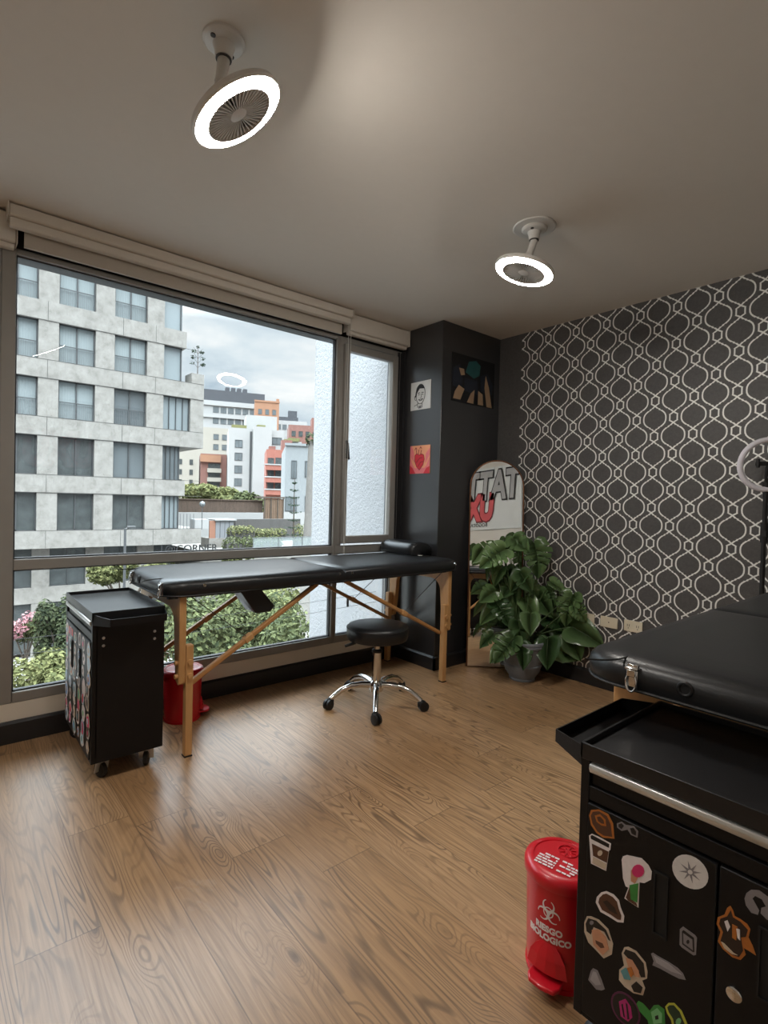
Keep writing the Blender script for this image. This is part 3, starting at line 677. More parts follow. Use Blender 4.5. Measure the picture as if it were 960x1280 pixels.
# ================================================================ MASSAGE TABLES
TL, TW = 1.885, .62
def massage_table(loc, label, ins_=.072):
    r = thing('massage_table', loc, label, 'massage table', 'folding massage tables')
    # two padded halves, outer corners rounded, a small gap at the hinge
    def pad(x0, x1, left):
        q = []
        R_ = .11
        if left: q = [(x1, 0), (x1, TW)]+[(x0+R_+R_*math.cos(math.radians(a)), TW-R_+R_*math.sin(math.radians(a))) for a in range(90, 181, 10)]+[(x0+R_+R_*math.cos(math.radians(a)), R_+R_*math.sin(math.radians(a))) for a in range(180, 271, 10)]
        else: q = [(x0, TW), (x0, 0)]+[(x1-R_+R_*math.cos(math.radians(a)), R_+R_*math.sin(math.radians(a))) for a in range(270, 361, 10)]+[(x1-R_+R_*math.cos(math.radians(a)), TW-R_+R_*math.sin(math.radians(a))) for a in range(0, 91, 10)]
        g = G()
        cx, cy = (x0+x1)/2, TW/2
        ins = lambda d: [(cx+(a-cx)*(1-d/abs(x1-x0)*2), cy+(b-cy)*(1-d/TW*2)) for a, b in q]
        rings = [(0, .722), (-.004, .735), (-.006, .752), (-.003, .768), (.006, .780), (.02, .788), (.05, .793), (.12, .796)]
        vs = [[g.b.verts.new((a, b, z)) for a, b in ins(d)] for d, z in rings]; n = len(q)
        for A, B in zip(vs, vs[1:]):
            for i in range(n): g.b.faces.new((A[i], A[(i+1) % n], B[(i+1) % n], B[i]))
        g.b.faces.new(vs[-1]); g.b.faces.new(vs[0][::-1])
        o = g.build('padded_top', 'vinyl_black', r, smooth=60)
        s = G(); s.tube([(a, b, .7225) for a, b in ins(-.003)], .004, 6, closed=True)
        if left:   # stitched corner cover
            for yy in (.0, TW): s.tube([(.02+.10*math.cos(t), abs(yy-.035-.085*math.sin(t)), .789-.05*max(0, math.cos(t)-.72)) for t in [math.radians(k) for k in range(20, 161, 14)]], .0022, 5)
        s.build('seam', 'vinyl_seam', o)
        return o
    pad(0, .938, True); pad(.947, TL, False)
    for x in (.17, .905, .985, TL-.07):
        g = G(); g.cyl((x, -.0065, .764), (x, .004, .764), .0075, 12); g.build('rivet', 'chrome', r, smooth=40)
    for y in (.035, .47):
        g = G(); g.box(-.010, .0, y-.013, y+.013, .730, .784); g.box(-.017, -.008, y-.010, y+.010, .756, .772); g.cyl((-.013, y-.015, .775), (-.013, y+.015, .775), .004, 10); g.tube([(-.014, y+.012*math.cos(t), .742+.022*math.sin(t)) for t in [2*PI*k/16 for k in range(16)]], .003, 6, closed=True)
        g.build('latch', 'chrome', r, bevel=.002)
    for y in (.354,):
        g = G(); q = Matrix.Translation((-.005, y, .757)) @ Matrix.Rotation(PI/2, 4, 'Y'); g.torus(.014, .0045, q, 24, 8); g.build('socket_ring', 'rubber_black', r, smooth=60)
        g = G(); g.cyl((-.006, y, .757), (.004, y, .757), .012, 16); g.build('socket_plug', 'cart_recess', r, smooth=40)
    # arched plywood end panels, with the lower legs bolted on
    arch_ = []
    for k in range(13):
        a = math.radians(90*k/12); arch_.append((.44+.085*math.cos(PI/2-a)*1.0, .575+.08*math.sin(PI/2-a)))
    inner = [(.545, .34), (.535, .46)]+arch_[::-1]
    panel = [(.02, .72), (.02, .335), (.035, .325), (.065, .335)]+[(TW-a, b) for a, b in inner]+inner[::-1]+[(.555, .335), (.585, .325), (.60, .335), (.60, .72)]
    pz = [(.02, .72), (.02, .335), (.035, .325), (.066, .34), (.085, .46)]+[(TW-a, b) for a, b in arch_[::-1]]+arch_+[(.535, .46), (.554, .34), (.585, .325), (.60, .335), (.60, .72)]
    for x0, x1, s in ((ins_, ins_+.03, -1), (TL-.102, TL-.072, 1)):
        g = G(); g.pyz(pz, x0, x1); g.build('end_panel', 'wood_beech', r, bevel=.003)
        for y in (.036, TW-.036):
            xo = (x1+.001, x1+.034) if s < 0 else (x0-.034, x0-.001)
            g = G(); g.box(xo[0], xo[1], y-.018, y+.018, .005, .50)
            leg = g.build('leg', 'wood_beech', r, bevel=.004)
            g = G(); g.box(xo[0]-.001, xo[1]+.001, y-.019, y+.019, 0, .006); g.build('foot_pad', 'rubber_black', leg)
            for z in (.425, .365):
                g = G(); ys = -1 if y < .3 else 1
                g.cyl((.5*(xo[0]+xo[1])+0*s, y+ys*.017, z), (.5*(xo[0]+xo[1]), y+ys*.030, z), .012, 14); g.cyl((x0 if s < 0 else x1, y, z), ((x0-.014) if s < 0 else (x1+.014), y, z), .010, 14)
                g.build('knob', 'wood_beech', leg, smooth=40)
    for y in (.055, TW-.055):
        for a, b in (((.80, .712), (ins_+.06, .315)), ((.98, .712), (TL-.135, .315))):
            g = G(); g.bar((a[0], y, a[1]), (b[0], y, b[1]), .022, .026, (0, 1, 0)); br = g.build('brace', 'wood_brace', r, bevel=.005)
            m = (a[0]*.42+b[0]*.58, a[1]*.42+b[1]*.58)
            g = G(); g.bar((m[0]-.02, y, m[1]-.012*(1 if a[0] < .9 else -1)), (m[0]+.02, y, m[1]+.012*(1 if a[0] < .9 else -1)), .030, .034, (0, 1, 0)); g.build('hinge_block', 'wood_beech', br, bevel=.004)
            e = ins_+.05 if a[0] < .9 else TL-.12
            g = G(); g.tube([(e, y, .715), (m[0], y, m[1])], .0022, 6); g.build('cable', 'cable_grey', r)
    g = G(); g.pxz([(.36, .72), (.47, .72), (.552, .622), (.53, .594), (.45, .594)], .05, .17); g.build('hanging_arm_rest', 'vinyl_black', r, bevel=.008, seg=3)
    g = G()
    for y in (.045, TW-.065): g.box(.03, TL-.03, y, y+.02, .706, .7225)
    g.build('under_rails', 'vinyl_seam', r)
    return r
massage_table((.740, 2.300, 0), 'black padded folding massage table on beech legs in front of the window')
massage_table((1.280, .100, 0), 'black massage bed at the right edge, its end over the stickered black trolley', .17)

# cushion lying on the first table
r = thing('bolster_cushion', (2.520, 2.56, .7975), 'small black vinyl bolster cushion lying on the window-side massage table', 'cushion')
prof = [(-.10, 0), (-.105, .03), (-.095, .062), (-.06, .083), (-.01, .088), (.05, .078), (.088, .05), (.1, .02), (.09, 0)]
g = G(); ys = [(0, .86), (.012, .97), (.05, 1), (.3, 1), (.335, .95), (.347, .82)]
rg = [[g.b.verts.new((a*s, y, .002+b*s)) for a, b in prof] for y, s in ys]
for A, B in zip(rg, rg[1:]):
    for i in range(len(prof)): g.b.faces.new((A[i], A[(i+1) % len(prof)], B[(i+1) % len(prof)], B[i]))
g.b.faces.new(rg[0]); g.b.faces.new(rg[-1][::-1]); g.build('cover', 'vinyl_black', r, smooth=75)
g = G(); g.tube([(a*.88, .003, .002+b*.88) for a, b in prof], .003, 6, closed=True); g.build('piping', 'vinyl_seam', r, smooth=60)
g = G(); g.face([(-.06, -.03, .0015), (-.025, -.032, .0015), (-.02, -.002, .0015), (-.055, .0, .0015)]); g.build('care_tag', 'paper_white', r)

# ================================================================ STOOL
r = thing('rolling_stool', (1.916, 2.295, 0), 'round black padded stool on a chrome five-star base in front of the massage table', 'stool')
g = G(); g.lathe([(.001, .372), (.15, .372), (.168, .378), (.174, .392), (.176, .425), (.174, .444), (.166, .455), (.14, .461), (.001, .465)], None, 56); s = g.build('seat', 'vinyl_black', r, smooth=45)
g = G(); g.torus(.1745, .003, Matrix.Translation((0, 0, .443)), 56, 8); g.build('piping', 'vinyl_seam', s, smooth=60)
g = G(); g.lathe([(.001, .352), (.06, .352), (.11, .372), (.001, .372)]); g.build('seat_plate', 'rubber_black', r, smooth=40)
g = G(); g.cyl((0, 0, .28), (0, 0, .36), .017, 24); g.build('piston', 'chrome', r, smooth=40)
g = G(); g.lathe([(.001, .300), (.030, .300), (.030, .312), (.02, .318), (.001, .318)]); g.build('collar', 'rubber_black', r, smooth=40)
g = G(); g.lathe([(.001, .105), (.027, .105), (.025, .30), (.001, .30)]); g.build('column', 'chrome', r, smooth=40)
g = G(); g.lathe([(.001, .08), (.038, .08), (.044, .10), (.042, .125), (.03, .14), (.001, .14)]); g.build('hub', 'chrome', r, smooth=40)
g = G(); g.tube([(-.03, .03, .358), (-.085, .07, .352), (-.105, .085, .348)], .005, 8); g.tube([(-.095, .078, .35), (-.145, .112, .33)], [.009, .008], 8); g.build('height_lever', 'rubber_black', r, smooth=50)
def wheel(g, c, ax, R_, w):
    """twin wheel of radius R_ about axis ax"""
    q = V(ax).to_track_quat('Z', 'Y').to_matrix().to_4x4(); q.translation = V(c)
    g.lathe([(.001, -w), (R_*.7, -w), (R_, -w*.75), (R_, w*.75), (R_*.7, w), (.001, w)], q, 20)
for a in (158, 230, 302, 14, 86):
    a = math.radians(a); d = V((math.cos(a), math.sin(a), 0)); t = V((-d.y, d.x, 0))
    g = G(); pts = [d*.03+V((0, 0, .115)), d*.09+V((0, 0, .122)), d*.15+V((0, 0, .118)), d*.205+V((0, 0, .098)), d*.245+V((0, 0, .070)), d*.262+V((0, 0, .056))]
    g.tube(pts, [.019, .018, .0165, .0155, .0145, .014], 14); leg = g.build('leg', 'chrome', r, smooth=60)
    g = G(); cdir = (d*.8+t*.6).normalized(); cw = d*.268+cdir*.01
    for k in (-1, 1): wheel(g, (cw.x+cdir.y*.011*k*-1, cw.y+cdir.x*.011*k, .0275), (-cdir.y, cdir.x, 0), .0275, .0085)
    g.lathe([(.001, .03), (.02, .03), (.02, .052), (.012, .06), (.001, .06)], Matrix.Translation((d.x*.264, d.y*.264, 0)), 14)
    g.build('caster', 'rubber_black', leg, smooth=45)

# ================================================================ RED PEDAL BINS
def bin_(loc, rot, hgt, R_, label, text):
    r = thing('pedal_bin', loc, label, 'bin', 'red pedal bins', rz=rot)   # front (pedal) points along local +x
    g = G(); g.lathe([(.001, .004), (R_*.88, .004), (R_*.9, .012), (R_*.97, hgt*.80), (R_*.98, hgt*.86), (.001, hgt*.86)], None, 48); g.build('bucket', 'red_plastic', r, smooth=40)
    g = G(); g.lathe([(.001, hgt*.862), (R_*1.03, hgt*.862), (R_*1.045, hgt*.875), (R_*1.045, hgt*.925), (R_*1.02, hgt*.95), (R_*.93, hgt*.972), (R_*.8, hgt*.975), (R_*.78, hgt*.968), (.001, hgt*.975)], None, 48)
    lid = g.build('lid', 'red_plastic', r, smooth=40)
    g = G(); g.box(-R_*1.1, -R_*.82, -R_*.3, R_*.3, hgt*.80, hgt*.95); g.build('hinge', 'red_plastic', r, bevel=.006)
    # pedal under a hood at the front
    g = G()
    ring_ = lambda z, r, h: [(r*math.cos(math.radians(t)), r*math.sin(math.radians(t)), z) for t in (-h, -h*.5, 0, h*.5, h)]
    rows_h = [ring_(hgt*.40, R_*.925, 10), ring_(hgt*.35, R_*.985, 20), ring_(hgt*.28, R_*1.05, 27), ring_(hgt*.17, R_*1.10, 30)]
    for A, B in zip(rows_h, rows_h[1:]):
        for k in range(4): g.face([A[k], A[k+1], B[k+1], B[k]])
        for k in (0, 4): g.face([A[k], B[k], (B[k][0]*.85, B[k][1]*.85, B[k][2]), (A[k][0]*.85, A[k][1]*.85, A[k][2])])
    g.build('pedal_hood', 'red_plastic', r, smooth=50)
    g = G(); g.pxy([(R_*.7, -R_*.42), (R_*1.15, -R_*.44), (R_*1.34, -R_*.34), (R_*1.4, 0), (R_*1.34, R_*.34), (R_*1.15, R_*.44), (R_*.7, R_*.42)], hgt*.09, hgt*.13); g.build('pedal', 'red_plastic', r, bevel=.004, seg=3)
    g = G(); g.lathe([(.001, 0), (R_*.92, 0), (R_*.94, .012), (.001, .012)], None, 40); g.build('base_ring', 'red_plastic', r, smooth=40)
    if text:
        rr = lambda z: R_*(.9+.07*z/(hgt*.8))+.0009
        cyl = lambda dy, k: (lambda x, y, z: ((rr(y+dy)+k+z)*math.cos(x/R_), (rr(y+dy)+k+z)*math.sin(x/R_), y+dy))
        g = G(); add_text(g, 'RIESGO\nBIOLOGICO', .021, cyl(hgt*.475, 0), extrude=.0003, offset=.0009); g.build('lettering', 'white_ink', r)
        # biohazard sign: three open crescents about a ring
        g = G(); f = cyl(hgt*.665, 0); S_ = .021
        for k in range(3):
            a = PI/2+2*PI*k/3; cx, cy = math.cos(a)*S_*.72, math.sin(a)*S_*.72
            op = a; o1 = [(cx+S_*.74*math.cos(op+t), cy+S_*.74*math.sin(op+t)) for t in [math.radians(q) for q in range(28, 333, 16)]]
            i1 = [(cx+math.cos(a)*S_*.10+S_*.56*math.cos(op+t), cy+math.sin(a)*S_*.10+S_*.56*math.sin(op+t)) for t in [math.radians(q) for q in range(28, 333, 16)]]
            for u in range(len(o1)-1): g.face([f(*o1[u], .0004), f(*o1[u+1], .0004), f(*i1[u+1], .0004), f(*i1[u], .0004)])
        for u in range(24):
            t0, t1 = 2*PI*u/24, 2*PI*(u+1)/24
            if u % 8 in (1, 2): continue
            g.face([f(S_*.62*math.cos(t0), S_*.62*math.sin(t0), .0006), f(S_*.62*math.cos(t1), S_*.62*math.sin(t1), .0006), f(S_*.5*math.cos(t1), S_*.5*math.sin(t1), .0006), f(S_*.5*math.cos(t0), S_*.5*math.sin(t0), .0006)])
        g.build('hazard_symbol', 'white_ink', r)
        g = G(); rt = random.Random(3)
        for col in (-1, 1):
            for k in range(5):
                x = R_*.62-k*.0105; y = .004 if col > 0 else -.052
                while y < (.052 if col > 0 else -.006):
                    w = rt.uniform(.006, .014)
                    if rt.random() < .9: g.box(x-.0028, x+.0028, y, min(y+w, .052 if col > 0 else -.005), hgt*.9755, hgt*.9775)
                    y += w+.0022
        g.build('printed_lines', 'white_ink', lid)
        g = G(); g.torus(.024, .0016, Matrix.Translation((-R_*.35, 0, hgt*.976)), 24, 6)
        for k in range(8): a = PI*k/4; g.bar((-R_*.35+.008*math.cos(a), .008*math.sin(a), hgt*.976), (-R_*.35+.021*math.cos(a), .021*math.sin(a), hgt*.976), .002, .002)
        g.build('embossed_mark', 'red_plastic', lid)
    return r
bin_((.985, 2.755, 0), math.radians(-10), .275, .098, 'red pedal bin behind the beech table leg, under the window', False)
bin_((1.205, .694, 0), math.radians(190), .284, .090, 'red biological hazard pedal bin beside the stickered black trolley', True)

# ================================================================ BLACK TROLLEYS
def trolley(loc, D, Wd, Ht, hs, label):
    r = thing('tool_trolley', loc, label, 'trolley', 'black metal trolleys')
    z0 = .085
    g = G(); g.box(.014, D, 0, Wd, z0, Ht-.026)
    g.box(0, .02, 0, .019, z0, Ht-.026); g.box(0, .02, Wd-.019, Wd, z0, Ht-.026)
    g.box(.001, .02, .019, Wd-.019, Ht-.116, Ht-.086); g.box(.001, .02, .019, Wd-.019, z0, z0+.012)
    g.build('cabinet_body', 'cart_black', r, bevel=.0015)
    g = G(); t = .004
    g.box(0, D, 0, Wd, Ht-.028, Ht-.012)
    for b in ((-.002, t, -.002, Wd+.002), (D-t, D+.002, -.002, Wd+.002), (-.002, D+.002, -.002, t), (-.002, D+.002, Wd-t, Wd+.002)): g.box(*b, Ht-.034, Ht)
    g.build('tray_top', 'cart_tray', r, bevel=.0015)
    g = G(); g.box(.008, .016, .022, Wd-.022, Ht-.084, Ht-.036); dr = g.build('drawer', 'cart_black', r)
    g = G(); g.pxz([(-.008, Ht-.046), (-.006, Ht-.026-.012), (.008, Ht-.036), (.008, Ht-.056), (-.004, Ht-.056)], .021, Wd-.021); g.build('drawer_handle', 'steel_brushed', dr, bevel=.0015)
    mid = Wd/2; ztop = Ht-.120
    doors = []
    for y0, y1, hy in ((mid+.002, Wd-.020, mid+.092), (.020, mid-.002, mid-.075)):
        g = G(); g.box(-.004, .010, y0, y1, z0+.014, ztop); d = g.build('door', 'cart_black', r, bevel=.002); doors.append(d)
        g = G(); hz0, hz1 = Ht-.302, Ht-.190
        for b in ((hy-.013, hy+.013, hz1, hz1+.004), (hy-.013, hy+.013, hz0-.004, hz0), (hy-.013, hy-.010, hz0, hz1), (hy+.010, hy+.013, hz0, hz1)): g.box(-.0075, -.003, *b)
        g.box(-.0045, -.003, hy-.010, hy+.010, hz0, hz1); g.build('door_handle', 'cart_recess', d)  # solid plate, no hollow: near-black colour paints the hand pocket's shade
    g = G(); q = Matrix.Translation((-.004, mid-.031, Ht-.325)) @ Matrix.Rotation(-PI/2, 4, 'Y'); g.lathe([(.001, -.002), (.0125, -.002), (.012, .003), (.009, .0045), (.001, .0045)], q, 24)
    g.box(-.0095, -.0082, mid-.0325, mid-.0295, Ht-.331, Ht-.319); g.build('lock', 'chrome', doors[1], smooth=40)
    # folded sheet side handle
    ys = (Wd if hs > 0 else 0); f = lambda a: ys+hs*a
    g = G(); P = [(.002, 0), (.045, .088), (D-.02, .088), (D-.002, 0)]
    zi, zo, zt = Ht-.050, Ht-.044, Ht-.016
    bot = [(.002, f(0), zi), (.045, f(.088), zo), (D-.02, f(.088), zo), (D-.002, f(0), zi)]
    top = [(.002, f(0), Ht-.008), (.045, f(.088), zt), (D-.02, f(.088), zt), (D-.002, f(0), Ht-.008)]
    g.face(bot)
    for i in range(3): g.face([bot[i], bot[i+1], top[i+1], top[i]])
    o = g.build('side_handle', 'cart_black', r); md = o.modifiers.new('sheet', 'SOLIDIFY'); md.thickness = .003; md.offset = 0
    g = G()
    for x in (.04, D-.04):
        for z in (Ht-.105, Ht-.136):
            for yy, s in ((0, -1), (Wd, 1)):
                q = Matrix.Translation((x, yy, z)) @ Matrix.Rotation(-s*PI/2, 4, 'X'); g.lathe([(.001, 0), (.006, 0), (.0045, .003), (.001, .0035)], q, 12)
    g.build('bolts', 'steel_brushed', r, smooth=40)
    for x, y, a in ((.055, .045, .4), (D-.055, .045, -.5), (.055, Wd-.045, .9), (D-.055, Wd-.045, 2.6)):
        ax = V((math.cos(a), math.sin(a), 0)); cz = .031; off = V((-ax.y, ax.x, 0))*.014
        g = G(); wheel(g, (x+off.x, y+off.y, cz), ax, .031, .011); cs = g.build('caster', 'rubber_black', r, smooth=45)
        g = G(); g.box(x-.022, x+.022, y-.02, y+.02, .080, .086)
        for k in (-1, 1): g.bar((x+ax.x*.015*k, y+ax.y*.015*k, .082), (x+off.x+ax.x*.015*k, y+off.y+ax.y*.015*k, .026), .003, .03, (ax.x, ax.y, 0))
        g.build('fork', 'steel_brushed', cs)
    return r, doors
tR, dR = trolley((1.045, .045, 0), .385, .523, .662, 1, 'black trolley with sticker-covered doors at the lower right, under the massage bed end')
tL, dL = trolley((.470, 2.310, 0), .275, .545, .690, -1, 'black metal trolley by the left end of the window-side massage table')
STK_LABEL = dict(profile='brown sticker of a head in profile', sunglasses='grey sunglasses sticker', cup='paper coffee cup sticker', woman='sticker of a pink-haired figure in green',
    shell='brown shell sticker with white rim', bearded='sticker of a bearded face in a dark cap', triangle='small grey triangular sticker', hatwoman='sticker of a figure in a wide dark hat',
    feather='grey feather sticker', compass='round white compass-star sticker', square='grey rounded square sticker', roundel='round magenta lettering sticker', turtle='green shape sticker',
    leafy='yellow-edged dark green sticker', headphones='grey headphones sticker', ornate='ornate orange and brown sticker')
